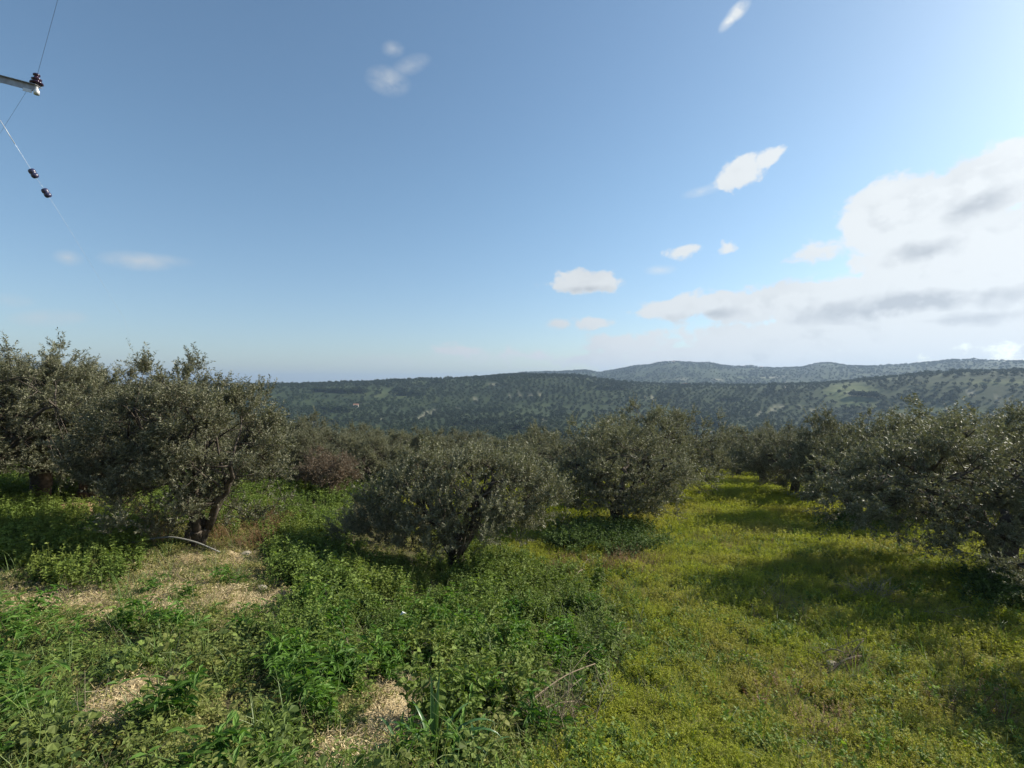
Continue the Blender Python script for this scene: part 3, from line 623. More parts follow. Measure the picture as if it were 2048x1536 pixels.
def cover():
    u = lambda n: rng.uniform(0, 1, n)
    bare = lambda zo: np.clip(1-1.15*zo['straw'], 0, 1)*(1-.93*zo['hollow'])*np.clip(1-.85*zo['red'], 0, 1)
    def cat(parts): return [np.concatenate(q) for q in zip(*parts)]
    # spurge and clover field, near then coarser further out
    parts = []
    for d, r0, r1, sc in ((150, 2.2, 9, .85), (75, 9, 16, 1.1), (30, 16, 28, 1.6)):
        x, y, zo, r = candidates(d, r0, r1)
        w = zo['field']*(1-.92*zo['nettle'])*(1-zo['bramble'])*bare(zo)*(1-.75*zo['brown'])
        k = u(len(x)) < w; hn = 1+.3*noise2(x, y, .5, 2, 0)+.2*noise2(x, y, 1.8, 2, 1)
        parts.append((x[k], y[k], (sc*hn)[k]))  # taller and shorter drifts
    x, y, s = cat(parts); scatter('yellow_green_spurge', 'field', x, y, s)
    x, y, zo, r = candidates(46, 2.3, 20)
    w = zo['field']*(1-zo['nettle'])*bare(zo)*np.clip(-.02+.9*noise2(x, y, 1.0, 3, 3)+.5*noise2(x, y, 4.5, 2, 1)+np.clip((zo['py']-1300)/600, 0, .4), 0, .8)
    k = u(len(x)) < w; scatter('clover_and_green_weeds', 'clover', x[k], y[k], rng.uniform(.6, 1.5, k.sum()))
    x, y, zo, r = candidates(2.2, 2.3, 22); k = u(len(x)) < zo['field']*.8*np.clip(.4+noise2(x, y, 2.2, 2, 2), 0, 1)
    scatter('scattered_taller_weeds', 'nettle', x[k], y[k], rng.uniform(.35, .8, k.sum()))
    parts = []
    for d, r0, r1, sc in ((14, 18, 40, 1.5), (5, 40, 75, 2.4)):
        x, y, zo, r = candidates(d, r0, r1); k = u(len(x)) < .9*bare(zo)*(zo['px'] > 780); parts.append((x[k], y[k], np.full(k.sum(), sc)*rng.uniform(.7, 1.2, k.sum())))
    x, y, s = cat(parts); scatter('distant_grass', 'fieldfar', x, y, s)
    x, y, zo, r = candidates(9, 18, 60, -62, 0); k = u(len(x)) < (zo['px'] < 790)*.9
    scatter('distant_weeds', 'nettle', x[k], y[k], rng.uniform(.8, 1.7, k.sum()))
    # nettle thicket
    x, y, zo, r = candidates(34, 3.5, 19, -45, 30)
    w = zo['nettle']*bare(zo)*np.where(noise2(x, y, .42, 2, 0) < -.3, .06, 1); k = u(len(x)) < w
    hn = .85+.55*noise2(x, y, .55, 2, 3)+.3*noise2(x, y, 2.0, 1, 2)
    scatter('nettle_thicket', 'nettle', x[k], y[k], np.clip(hn, .35, 1.6)[k])
    # mallow and mixed weeds on the left
    x, y, zo, r = candidates(62, 2.2, 9, -62, 30)
    w = (1-zo['field'])*(1-.9*zo['nettle'])*bare(zo)*np.where((zo['py'] < 1290) & (zo['py'] > 1090) & (zo['px'] > 200) & (zo['px'] < 560), np.clip((zo['py']-1225)/50, .05, 1), 1)
    w = w*np.where((zo['px'] <= 200) & (zo['py'] > 1130) & (zo['py'] < 1290), .3, 1)
    w = w*np.where(noise2(x, y, .38, 2, 2) < -.38, .12, 1)
    k = u(len(x)) < w; hn = .85+.5*noise2(x, y, .42, 2, 1)+.3*noise2(x, y, 1.6, 1, 4)
    scatter('mallow_weeds', 'mallow', x[k], y[k], np.clip(hn, .35, 1.5)[k])
    x, y, zo, r = candidates(22, 2.4, 9, -62, 20); px, py = zo['px'], zo['py']
    w = np.maximum.reduce([E(px, py, 620, 1385, 110, 80), E(px, py, 380, 1270, 200, 40, 0, .8)*.5, E(px, py, 930, 1400, 120, 40, 0, .6)*.7, E(px, py, 650, 1500, 120, 40, 0, .6)*.6, E(px, py, 60, 1480, 160, 60, 0, .6)*.5, .08*(1-zo['field']), E(px, py, 880, 1290, 280, 110, 0, .9)*.4])*bare(zo)
    k = u(len(x)) < w; scatter('fresh_lance_leaved_weeds', 'fresh', x[k], y[k], rng.uniform(.55, 1.35, k.sum()))
    x, y, zo, r = candidates(9, 2.4, 12); k = u(len(x)) < .7*bare(zo)
    scatter('long_grass_tufts', 'grasstuft', x[k], y[k], rng.uniform(.5, 1.3, k.sum()), tilt=.2)
    # low weeds on the trodden ground and everywhere the taller ones are thin
    x, y, zo, r = candidates(110, 2.2, 15, -62, 20)
    w = (1-.9*zo['field'])*(1-zo['nettle'])*np.clip(1-.6*zo['straw'], 0, 1)*.8
    k = u(len(x)) < w; scatter('low_weeds', 'lowweed', x[k], y[k], rng.uniform(.6, 1.3, k.sum()))
    # tall weeds at the left edge and behind the pipe
    x, y, zo, r = candidates(26, 6, 24, -60, 12)
    w = np.maximum(zo['wild'], E(zo['px'], zo['py'], 610, 1090, 110, 50, 0, .4)*.9)*bare(zo); w = np.maximum(w, E(zo['px'], zo['py'], 470, 1060, 80, 26, 0, .5)*.45)
    w = np.maximum(w, .6*((zo['py'] < 1060) & (zo['px'] < 700))*bare(zo))
    k = u(len(x)) < w; scatter('tall_weeds', 'nettle', x[k], y[k], rng.uniform(.55, 1.25, k.sum()))
    x, y, zo, r = candidates(50, 7, 22, -10, 50); px, py = zo['px'], zo['py']
    k = u(len(x)) < np.maximum.reduce([zo['bramble'], E(px, py, 1730, 1052, 110, 26, 0, .5), E(px, py, 2020, 1190, 110, 40, 0, .6)*.7, E(px, py, 1590, 998, 40, 12)])
    scatter('bramble_patch', 'bramble', x[k], y[k], rng.uniform(.6, 1.1, k.sum()))
    # reddish and dry weeds
    x, y, zo, r = candidates(30, 3, 22); px, py = zo['px'], zo['py']
    w = np.maximum.reduce([E(px, py, 300, 1055, 50, 40), E(px, py, 500, 1060, 110, 50)*.9, E(px, py, 1240, 1135, 90, 25)*.6, E(px, py, 1120, 1145, 50, 30)*.5, E(px, py, 1500, 1090, 200, 18, 0, .9)*.12, zo['brown']*.25])
    k = u(len(x)) < w; scatter('reddish_weeds', 'reddish', x[k], y[k], rng.uniform(.5, 1.2, k.sum()))
    x, y, zo, r = candidates(16, 2.5, 20)
    w = .16+zo['brown']*.8+E(zo['px'], zo['py'], 1250, 1210, 60, 110, 20, .7)*.9+zo['straw']*.1
    k = u(len(x)) < w; scatter('dry_stems', 'drystem', x[k], y[k], rng.uniform(.4, 1.1, k.sum()), tilt=.35)
    x, y, zo, r = candidates(60, 2.5, 16); w = .05+zo['brown']*.8+zo['straw']*.35
    k = u(len(x)) < w; scatter('fallen_twigs', 'drylow', x[k], y[k], rng.uniform(.5, 1.2, k.sum()), tilt=.3)
    x, y, zo, r = candidates(170, 2.5, 11, -60, 25); k = u(len(x)) < np.maximum(zo['straw']*.75, .13*(zo['px'] < 590)*(zo['py'] > 1100)*(zo['py'] < 1260))
    scatter('straw_mulch', 'chips', x[k], y[k], rng.uniform(.6, 1.2, k.sum()), tilt=.15)
cover()

# ------------------------------------------------------------------ olive trees
def olive_meshes(seed, H, Rx, Ry, bot, fork=.55, trunk_r=.17, clusters=250, twig_n=7, lean=(0, 0), stems=1, shoots=70, mleaf=None, leafL=.057, limbs=6, lumps=.2, reach=None, upright=.7, droop=0.0):
    """returns trunk mesh and crown mesh; H tree height, Rx/Ry crown radii, bot crown underside height"""
    g = np.random.default_rng(seed); tb = MB(); cb = MB()
    hc = bot+(H-bot)*.45; hv = H-hc; hl = hc-bot
    ph = g.uniform(0, 6.28, (6, 3)); fr = g.integers(1, 5, (6, 2))
    def env(d):           # radius factor of the lumpy outline for unit directions
        a = np.arctan2(d[:, 1], d[:, 0]); e = np.arcsin(np.clip(d[:, 2], -1, 1)); r = 1
        for i in range(6): r = r+lumps*.5*np.sin(fr[i, 0]*a+ph[i, 0])*np.cos(fr[i, 1]*e*1.5+ph[i, 1])
        return r
    def point(d, f):
        e = env(d)*f; z = np.where(d[:, 2] > 0, d[:, 2]*hv, d[:, 2]*hl)
        return np.stack([d[:, 0]*Rx*e+lean[0], d[:, 1]*Ry*e+lean[1], hc+z*e], 1)
    nodes = []
    # trunk(s)
    forks = []
    for s in range(stems):
        a = g.uniform(0, 6.28); off = (0 if stems == 1 else .16)
        b0 = np.array([off*math.cos(a), off*math.sin(a), -.15]); f = np.array([off*2.5*math.cos(a)+lean[0]*.15+g.normal(0, .04), off*2.5*math.sin(a)+lean[1]*.15, fork*g.uniform(.85, 1.15)])
        t = np.linspace(0, 1, 8); pts = b0+(f-b0)*t[:, None]+np.stack([np.sin(t*5+a)*.03, np.cos(t*4+a)*.03, 0*t], 1)*(trunk_r/.15)
        t = np.linspace(0, 1, 12); pts = np.stack([np.interp(t, np.linspace(0, 1, 8), pts[:, q]) for q in range(3)], 1); rad = trunk_r/math.sqrt(stems)*(1.25-.75*t+.6*t*t); tb.trunk(pts, rad, 14, a); forks.append(f)
    # limbs
    ends = []
    nl = limbs
    for i in range(nl):
        a = i*6.283/nl+g.uniform(-.35, .35); el = g.uniform(.0, .9) if reach is None else reach
        d = np.array([[math.cos(a)*math.cos(el), math.sin(a)*math.cos(el), math.sin(el)]]); e = point(d, g.uniform(.55, .72))[0]
        f = forks[i % len(forks)]; t = np.linspace(0, 1, 9)
        mid = f+(e-f)*.5+np.array([0, 0, g.uniform(-.12, .22)])*Rx*.5
        pts = (1-t)[:, None]**2*f+2*((1-t)*t)[:, None]*mid+t[:, None]**2*e+g.normal(0, .035, (9, 3))*np.clip(t*3, 0, 1)[:, None]*Rx*.5
        r0 = trunk_r*g.uniform(.42, .62); tb.tube(pts, r0*(1-.72*t), 7, 0, .06)
        for q in range(3, 9): nodes.append((pts[q], r0*(1-.72*t[q])))
        for k in range(6):      # branches off this limb
            q = g.integers(3, 9); st = pts[q]; dd = unit(g.standard_normal((1, 3))*[.8, .8, .6]+d*1.1+[0, 0, .25]); en = point(dd, g.uniform(.6, .85))[0]
            t2 = np.linspace(0, 1, 6); m2 = (st+en)/2+np.array([0, 0, .12*Rx*g.uniform(-.3, 1)])
            pp = (1-t2)[:, None]**2*st+2*((1-t2)*t2)[:, None]*m2+t2[:, None]**2*en+g.normal(0, .02, (6, 3))*t2[:, None]
            r1 = min(r0*(1-.72*t[q])*.7, .03); tb.tube(pp, r1*(1-.75*t2)+.003, 5, 0)
            for w in range(2, 6): nodes.append((pp[w], r1*(1-.75*t2[w])))
    NP_ = np.array([n_[0] for n_ in nodes]); NRr = np.array([n_[1] for n_ in nodes])
    # clusters of twigs near the outline
    d = unit(g.standard_normal((clusters*2, 3))*[1, 1, .85]+[0, 0, .18]); f = g.uniform(.35, 1, clusters*2)**.55
    cp = point(d, f*.9); ok = cp[:, 2] > bot*.75+.02; cp = cp[ok][:clusters]; d = d[ok][:clusters]; n = len(cp)
    gap = np.sin(cp[:, 0]*2.1/Rx*1.7+ph[0, 2])*np.sin(cp[:, 1]*2.3+ph[1, 2])*np.sin(cp[:, 2]*2.7+ph[2, 2]); keep = gap > -.42
    cp = cp[keep]; d = d[keep]; n = len(cp)
    cp[:, 2] = np.maximum(cp[:, 2]-droop*np.clip(-cp[:, 0]/Rx, 0, 1), .12)
    for i in range(n):
        k = np.argmin(((NP_-cp[i])**2).sum(1)); st = NP_[k]; t = np.linspace(0, 1, 4)[:, None]
        pts = st+(cp[i]-st)*t+g.normal(0, .03, (4, 3))*np.sin(t*3.14); pts[0] = st; pts[-1] = cp[i]
        tb.tube(pts, np.linspace(min(.012, NRr[k]), .005, 4), 3, 0)
    ctint = g.uniform(-.25, .25, n)
    m = twig_n; tp = np.repeat(cp, m, 0)+g.normal(0, .05, (n*m, 3)); td = unit(np.repeat(d*[.6, .6, .35], m, 0)+g.standard_normal((n*m, 3))*.5+[0, 0, upright]); tl = g.uniform(.22, .5, n*m); tt = np.repeat(ctint, m)
    # upright shoots standing out of the top
    if shoots:
        hi = np.argsort(-(cp[:, 2]+.5*g.standard_normal(len(cp))*hv*.5))[:max(20, len(cp)//3)]; top = cp[g.choice(hi, shoots)]+g.normal(0, .04, (shoots, 3)); tp = np.r_[tp, top]; td = np.r_[td, unit(g.standard_normal((shoots, 3))*.22+[0, 0, 1])]; tl = np.r_[tl, g.uniform(.28, .6, shoots)*min(1, H/3.2)]; tt = np.r_[tt, np.full(shoots, .15)]
    bend = g.standard_normal(tp.shape)*.07-np.array([0, 0, .05])
    # twig wood: thin triangles swept in one go
    NT = len(tp); o3 = unit(np.cross(td, g.standard_normal(tp.shape)))*.0035; o4 = np.cross(td, o3)
    mid = tp+td*tl[:, None]*.5+bend*tl[:, None]*.5; end = tp+td*tl[:, None]+bend*tl[:, None]*2
    V = np.stack([tp+o3, tp-o3*.5+o4*.87, tp-o3*.5-o4*.87, mid+o3*.6, mid-o3*.3+o4*.5, mid-o3*.3-o4*.5, end], 1).reshape(-1, 3)
    o = np.arange(NT)[:, None]*7
    cb.add(V, np.concatenate([o+np.array(q) for q in ([0, 1, 4, 3], [1, 2, 5, 4], [2, 0, 3, 5])]), np.concatenate([o+np.array(q) for q in ([3, 4, 6], [4, 5, 6], [5, 3, 6])]), 1, .5)
    per = 38; s = (np.arange(per)+1)/per
    s = np.tile(s, NT)*np.repeat(g.uniform(.95, 1, NT), per)
    B = np.repeat(tp, per, 0)+np.repeat(td*tl[:, None], per, 0)*s[:, None]+np.repeat(bend*tl[:, None]*2, per, 0)*(s**2)[:, None]
    tdr = np.repeat(td, per, 0); side = unit(np.cross(tdr, g.standard_normal(tdr.shape)))
    ld = unit(tdr*g.uniform(.4, 1.0, len(B))[:, None]+side)
    LL = leafL*g.uniform(.65, 1.25, len(B)); tn = np.clip(.45+np.repeat(tt, per)+.13*g.standard_normal(len(B)), 0, 1)
    cb.leaves(B, ld, unit(g.standard_normal(B.shape)+[0, 0, .6]), LL, LL*.31, 0, tn, 'diamond')
    return tb.mesh('trunk', [M_bark], True), cb.mesh('crown', [mleaf or M_olive, M_twig])

VAR = {}
VAR['centre'] = olive_meshes(11, 2.9, 2.65, 2.1, .66, .4, .17, 460, 8, (-.25, 0), limbs=7, shoots=210, lumps=.2, droop=.5, upright=.95)
VAR['tallL'] = olive_meshes(22, 4.3, 2.9, 2.5, .45, .9, .2, 520, 8, (0, 0), limbs=8, shoots=170, lumps=.42, leafL=.061)
VAR['shrubby'] = olive_meshes(33, 3.8, 1.95, 1.8, .15, .35, .14, 520, 8, (.1, 0), stems=3, limbs=7, shoots=240, lumps=.24, upright=1.1)
VAR['round'] = olive_meshes(44, 3.4, 2.45, 2.2, .28, .6, .17, 460, 8, (0, 0), limbs=6, shoots=130, lumps=.36)
VAR['broad'] = olive_meshes(55, 3.75, 3.6, 2.8, .6, .8, .24, 560, 8, (-.5, 0), limbs=8, shoots=130, lumps=.3, leafL=.068, reach=.12, upright=.35)
VAR['dry'] = olive_meshes(66, 2.6, 1.6, 1.5, .3, .4, .12, 230, 8, (0, 0), limbs=5, shoots=50, lumps=.25, mleaf=M_olive_dry)

NEAR_TREES = []
def tree(var, x, y, s=1.0, rz=0.0, zs=1.0, label='', group='olive trees of the near grove', sink=.02, cat='tree'):
    o = empty('olive_tree', (x, y, gz(x, y)-sink), rz); o.scale = (s, s, s*zs)
    tag(o, label, cat, group)
    tr, cr = VAR[var]
    link('trunk', tr, o); link('crown', cr, o)
    NEAR_TREES.append((x, y)); return o
def tpx(var, px, D, *a, **k): return tree(var, (px-1024)/F*D, D, *a, **k)
tpx('centre', 918, 11.3, 1.0, 0, label='low wide olive tree with forked trunk standing in the nettles at the centre')
tpx('shrubby', 372, 9.9, 1.0, .4, .90, label='upright olive tree with several stems just behind the grey pipe')
tpx('tallL', 85, 12.6, 1.0, 1.0, .89, label='large dark olive tree at the left edge with dark leaning trunk')
tpx('tallL', -60, 10.8, .92, 2.9, .90, label='tallest grey green olive tree cut by the left edge of the photo')
tpx('round', 290, 15.2, 1.0, 2.2, .98, label='olive tree behind the multi stemmed one, its spiky top showing between two left trees')
tpx('shrubby', 205, 13.6, .98, 2.6, .92, label='dense olive tree filling the gap between the two big left trees')
tpx('round', 1232, 17.0, 1.2, .3, .88, label='rounded olive tree above the dark bramble patch, right of the centre tree')
tpx('round', 1325, 23.0, 1.22, 3.6, .95, label='olive tree at the left border of the grass strip, behind the bramble tree')
tpx('broad', 2015, 11.1, 1.0, 0, .95, label='big spreading olive tree at the right edge with thick black trunk and low limb')
tpx('broad', 1698, 18.7, .86, 2.0, 1.2, label='second olive tree of the right hand row, counted from the right edge')
tpx('round', 1590, 24.0, 1.0, 4.4, .92, label='third olive tree of the right hand row, its shadow lying across the grass')
tpx('round', 1525, 29.6, 1.0, 1.3, .95, label='fourth olive tree of the right hand row')
tpx('round', 1478, 35.6, .98, 5.2, .92, label='fifth olive tree of the right hand row, small in the distance')
tpx('shrubby', 1446, 41.0, 1.05, .9, .85, label='last small olive tree of the right hand row where the grass strip ends')
tree('round', 7.6, 5.7, .66, 1.2, 1.0, label='olive tree beyond the right edge whose shadow falls in the corner')
tpx('round', 1850, 25.0, 1.15, 3.0, .95, label='olive tree behind the row, filling the gap left of the big right tree')
tpx('round', 2000, 20.0, 1.15, 1.0, .95, label='olive tree behind the big right edge tree')
tpx('dry', 655, 17.6, .66, .5, .95, label='low reddish brown half dry olive between the left trees and the centre tree')
tpx('round', 590, 24.0, .95, .2, .9, label='dark green olive tree behind the half dry one on its left')
bk = [(745, 21, .85), (590, 19.5, .8), (700, 24, .9), (720, 27, .85), (800, 31, .9), (860, 26, .82), (930, 33, .95), (1010, 29, .85), (1075, 35, .95), (1120, 27, .8), (1190, 38, .95), (640, 36, 1.0), (540, 30, 1.0), (1265, 33, .9), (1610, 36, 1.0), (1700, 31, 1.0), (1780, 38, 1.0), (1900, 34, 1.0), (470, 22, .95), (430, 34, 1.0)]
bk.sort(); ORD = ['first', 'second', 'third', 'fourth', 'fifth', 'sixth', 'seventh', 'eighth', 'ninth', 'tenth', 'eleventh', 'twelfth', 'thirteenth', 'fourteenth', 'fifteenth', 'sixteenth', 'seventeenth', 'eighteenth', 'nineteenth', 'twentieth']
for i, (px, D, s) in enumerate(bk):
    tpx('round' if i % 3 else 'shrubby', px, D, s, i*1.7, .80, label='%s from the left of the olive trees crowded behind the centre tree' % ORD[i], group='olive trees crowded behind the centre tree')

# ------------------------------------------------------------------ far olive trees on the slopes
def far_tree_mesh(n, seed):
    g = np.random.default_rng(seed); b = MB()
    d = unit(g.standard_normal((n, 3))+[0, 0, .3]); f = g.uniform(.5, 1, n); r = 1+.18*np.sin(3*np.arctan2(d[:, 1], d[:, 0])+seed)
    p = np.stack([d[:, 0]*2.0*f*r, d[:, 1]*2.0*f*r, 1.9+d[:, 2]*1.4*f], 1)
    b.leaves(p, unit(g.standard_normal((n, 3))), unit(d+.6*g.standard_normal((n, 3))), g.uniform(.5, 1.0, n), g.uniform(.35, .7, n), 0, g.uniform(0, 1, n), 'diamond')
    b.tube([[0, 0, -.4], [.05, 0, 1.3]], [.22, .15], 4, 1)
    return b.mesh('far_olive', [M_far, M_bark])
FT = [far_tree_mesh(150, 70+i) for i in range(4)]
for me in FT: proto('far_olive', me)
def far_trees():
    sp = 7.2
    cells = []
    gx = np.arange(-1100, 1500, sp); gy = np.arange(60, 1060, sp)
    X, Y = np.meshgrid(gx, gy); X = X.ravel(); Y = Y.ravel()
    # fields of different row direction
    fid = np.floor((X+90*noise2(X, Y, 400, 2, 1))/170)+7*np.floor((Y+60*noise2(X, Y, 300, 2, 3))/130)
    ang = (fid*1.7) % 1.2-.6; ca, sa = np.cos(ang), np.sin(ang); x = X*ca-Y*sa; y = X*sa+Y*ca
    x = np.round(x/sp)*sp; y = np.round(y/(sp*.9))*sp*.9; x, y = x*ca+y*sa, -x*sa+y*ca
    x = x+rng.normal(0, 1.4, len(x)); y = y+rng.normal(0, 1.4, len(y))
    r = np.hypot(x, y); a = np.degrees(np.arctan2(x, y)); k = (np.abs(a) < 58) & (r > 56) & (r < 1020)
    x, y = x[k], y[k]; z = ground_z(x, y); px, py = pix(x, y, z); r = r[k]
    dens = .96-.5*(noise2(x, y, 90, 2, 2) > .55)-.5*(noise2(x, y, 30, 2, 1) > .5)-.45*((fid[k] % 5) == 3)-.2*((fid[k] % 7) == 2)
    bare = np.maximum.reduce([E(px, py, 1700, 785, 70, 24, 0, .4), E(px, py, 1970, 792, 60, 8, 8, .4)*.8, E(px, py, 855, 828, 24, 8, 0, .5)*.8, E(px, py, 1450, 871, 26, 5, 0, .5)*(r > 100), E(px, py, 1830, 822, 120, 5, 0, .4)])
    for q in PALE: bare = np.maximum(bare, E(px, py, q[0], q[1], q[2]*1.2+1, q[3]*1.2+1, q[4], .4)*(r > 200))
    k = rng.uniform(0, 1, len(x)) < dens*(1-.92*bare)
    x, y, r, px, py = x[k], y[k], r[k], px[k], py[k]
    # the nearest ones that show above the grove are trees of their own
    vis = (r > 170) & (py < 868) & (px > 560) & (px < 2048) & (py-20 < np.interp(px, [560, 620, 820, 1090, 1150, 1200, 1330, 1400, 1425, 1600, 1700, 1850, 2048], [840, 880, 865, 880, 835, 820, 822, 845, 895, 850, 815, 830, 785]))
    ids = np.where(vis)[0]; ids = ids[np.argsort(r[ids])][:255]
    zt = ground_z(x[ids], y[ids])
    for q, i in enumerate(ids):
        o = bpy.data.objects.new('olive_tree', FT[q % 4]); C.objects.link(o); s = float(rng.uniform(.85, 1.2))
        o.location = (x[i], y[i], zt[q]-.1); o.rotation_euler = (0, 0, float(rng.uniform(0, 6.28))); o.scale = (s, s, s*float(rng.uniform(.85, 1.15)))
        tag(o, 'small round dark green olive tree dotting the slope across the valley', 'tree', 'olive trees dotting the slope across the valley')
    rest = np.ones(len(x), bool); rest[ids] = False
    x, y = x[rest], y[rest]
    scatter('far_olive_groves', 'far_olive', x, y, rng.uniform(.7, 1.4, len(x))*(1+.3*noise2(x, y, 70, 2, 4)), tilt=.03, sink=.1)
    # the blue ridge behind: woods and groves
    n = 26000; r = np.sqrt(rng.uniform(1000**2, 2450**2, n)); a = np.radians(rng.uniform(-56, 56, n)); x = r*np.sin(a); y = r*np.cos(a)
    k = (noise2(x, y, 160, 3, 4)+rng.normal(0, .4, n)) > -.35; x, y = x[k], y[k]
    scatter('ridge_woodland', 'far_olive', x, y, rng.uniform(1.0, 1.9, len(x)), tilt=.03, sink=.1)
far_trees()
def tree_lines():
    pts = []
    for x0, y0, x1, y1, n in [(625, 783, 735, 786, 70), (790, 784, 815, 783, 14), (800, 791, 850, 791, 26), (865, 767, 882, 766, 10), (1195, 779, 1250, 780, 26), (640, 820, 700, 826, 20), (1120, 820, 1128, 832, 8), (1225, 768, 1240, 772, 8), (1350, 764, 1358, 766, 6),
                              (1390, 846, 1460, 858, 30), (1700, 792, 1760, 795, 22), (1440, 800, 1480, 803, 14), (900, 850, 1000, 846, 20), (1000, 862, 1090, 856, 22), (1380, 838, 1420, 842, 14), (960, 826, 1010, 822, 12)]:
        for i in range(n):
            t = (i+rng.uniform(-.4, .4))/n; p = ground_at(x0+(x1-x0)*t, y0+(y1-y0)*t+rng.normal(0, .7)); pts.append((p.x, p.y))
    p = np.array(pts); scatter('far_hedgerow_trees', 'far_olive', p[:, 0], p[:, 1], rng.uniform(1.1, 2.0, len(p)), tilt=.03, sink=.1)
tree_lines()

# taller trees standing on the skyline
def skyline():
    spots = [(1493, 4.0, 1.2), (1503, 4.6, 1.3), (1512, 3.4, 1.1), (1478, 3.0, 1.0), (1778, 3.2, .9), (1948, 4.0, 1.2), (1940, 3.0, 1), (1605, 2.6, 1), (1459, 2.4, 1), (1068, 2.6, 1.1), (1062, 2.2, 1.2), (1170, 2.4, 1.5), (1183, 2.2, 1.5), (1330, 2.4, 1.2), (1108, 2.0, 1)]
    for i, (px, s, w) in enumerate(spots):
        D = 2150; x = (px-1024)/F*D; x *= 1/math.hypot(x/D, 1); D = D/math.hypot((px-1024)/F, 1); x = (px-1024)/F*D
        o = bpy.data.objects.new('skyline_tree', FT[i % 4]); C.objects.link(o); o.location = (x, D, gz(x, D)-.3); o.scale = (s*w*.8, s*w*.8, s*.8); o.rotation_euler = (0, 0, i)
        tag(o, 'tiny dark tree between the two pale houses on the far skyline' if px in (1493, 1503, 1512) else 'tiny dark tree on the small bump of the ridge left of the knoll' if px in (1170, 1183) else 'tiny dark tree on the flat ridge top above the middle slope' if px in (1062, 1068, 1108) else 'tiny dark tree on the highest point of the ridge at the right' if px in (1940, 1948) else 'tiny lone dark tree on the far skyline', 'tree', 'trees on the far skyline')
    for i, px in enumerate((774, 782, 788)):
        D = 880; x = (px-1024)/F*D; o = bpy.data.objects.new('skyline_tree', FT[i % 4]); C.objects.link(o); k = 1/math.hypot((px-1024)/F, 1); o.location = (x*k, D*k, gz(x*k, D*k)-.2); o.scale = (1.4, 1.4, 1.7)
        tag(o, 'dark tree of the small clump on the skyline above the left slope', 'tree', 'small clump of trees on the left skyline')
skyline()

def house(px, r, w, d, h, label, dz=0.0, rz=0.2):
    k = 1/math.hypot((px-1024)/F, 1); x, y = (px-1024)/F*r*k, r*k
    o = empty('farmhouse', (x, y, gz(x, y)-.3+dz), rz); tag(o, label, 'house', 'far houses')
    b = MB(); b.box((0, 0, h/2), (w, d, h)); link('wall', b.mesh('wall', [M_wall]), o)
    b = MB(); v = [(-w/2-.3, -d/2-.3, h+.01), (w/2+.3, -d/2-.3, h+.01), (w/2+.3, d/2+.3, h+.01), (-w/2-.3, d/2+.3, h+.01), (-w/2, 0, h+1.6), (w/2, 0, h+1.6)]
    b.add(v, [[0, 1, 5, 4], [2, 3, 4, 5], [0, 3, 2, 1]], [[0, 4, 3], [1, 2, 5]]); link('roof', b.mesh('roof', [M_roof]), o)
    for q in (-.28, .05, .32):
        b = MB(); b.box((q*w, -d/2-.02, h*.5), (1.1, .1, 1.3)); link('window', b.mesh('window', [M_glassd]), o)
    return o
house(1346, 2080, 14, 8, 5, 'tiny pale house on the highest knoll of the far ridge', dz=1)
house(1488, 2150, 14, 8, 5, 'left one of two tiny pale houses in the skyline trees')
house(1522, 2150, 12, 8, 5, 'right one of two tiny pale houses in the skyline trees')
house(712, 640, 6, 4, 3, 'tiny pale hut in the dark tree line on the left slope')
house(1372, 1500, 16, 8, 4.5, 'tiny pale house below the knoll on the blue ridge')

def track():
    # pale farm track glimpsed at the valley floor
    pts = [ground_at(1405, 862), ground_at(1432, 866), ground_at(1452, 870), ground_at(1476, 876)]
    V = []; W = 2.6
    for i, p in enumerate(pts):
        V += [(p.x, p.y-W, gz(p.x, p.y-W)+.25), (p.x, p.y+W, gz(p.x, p.y+W)+.25)]
    b = MB(); b.add(V, [[2*i, 2*i+2, 2*i+3, 2*i+1] for i in range(len(pts)-1)])
    o = link('farm_track', b.mesh('farm_track', [M_concrete])); o['kind'] = 'structure'
track()

# ------------------------------------------------------------------ single things on the near ground
def curve_tube(b, pts, rad, n=24, k=8, mi=0, tint=.5):
    pts = np.array([list(p) for p in pts]); t = np.linspace(0, len(pts)-1, n); q = np.stack([np.interp(t, np.arange(len(pts)), pts[:, i]) for i in range(3)], 1)
    for _ in range(3): q[1:-1] = (q[:-2]+2*q[1:-1]+q[2:])/4
    b.tube(q, rad, k, mi, tint=tint)
def pipe():
    a = ground_at(258, 1098); c = ground_at(440, 1108); m = ground_at(345, 1096); b = MB()
    curve_tube(b, [a+Vector((0, 0, .10)), a.lerp(m, .5)+Vector((0, 0, .17)), m+Vector((0, 0, .2)), m.lerp(c, .5)+Vector((0, 0, .16)), c+Vector((0, 0, .03))], .015)
    o = link('irrigation_pipe', b.mesh('irrigation_pipe', [M_pipe], True)); tag(o, 'grey plastic irrigation pipe lying bowed on the ground at the left', 'pipe')
pipe()
def stone(px, py, r, label):
    p = ground_at(px, py); g = np.random.default_rng(int(px)); bm_v = []
    import bmesh
    bm = bmesh.new(); bmesh.ops.create_icosphere(bm, subdivisions=2, radius=1)
    for v in bm.verts:
        f = 1+.16*math.sin(v.co.x*3+px)+.12*math.sin(v.co.y*4+px*.7)+.05*g.standard_normal(); v.co = Vector((v.co.x*r*1.3*f, v.co.y*r*f, v.co.z*r*.5*f))
    me = bpy.data.meshes.new('stone'); bm.to_mesh(me); bm.free(); me.materials.append(M_stone)
    o = link('stone', me, None, p+Vector((0, 0, r*.25))); tag(o, label, 'stone')
stone(492, 1110, .09, 'pale limestone block half buried right of the pipe end')
stone(535, 1110, .055, 'smaller pale stone just right of the limestone block')
stone(524, 1178, .07, 'pale stone at the upper corner of the straw mound by the dark hollow')
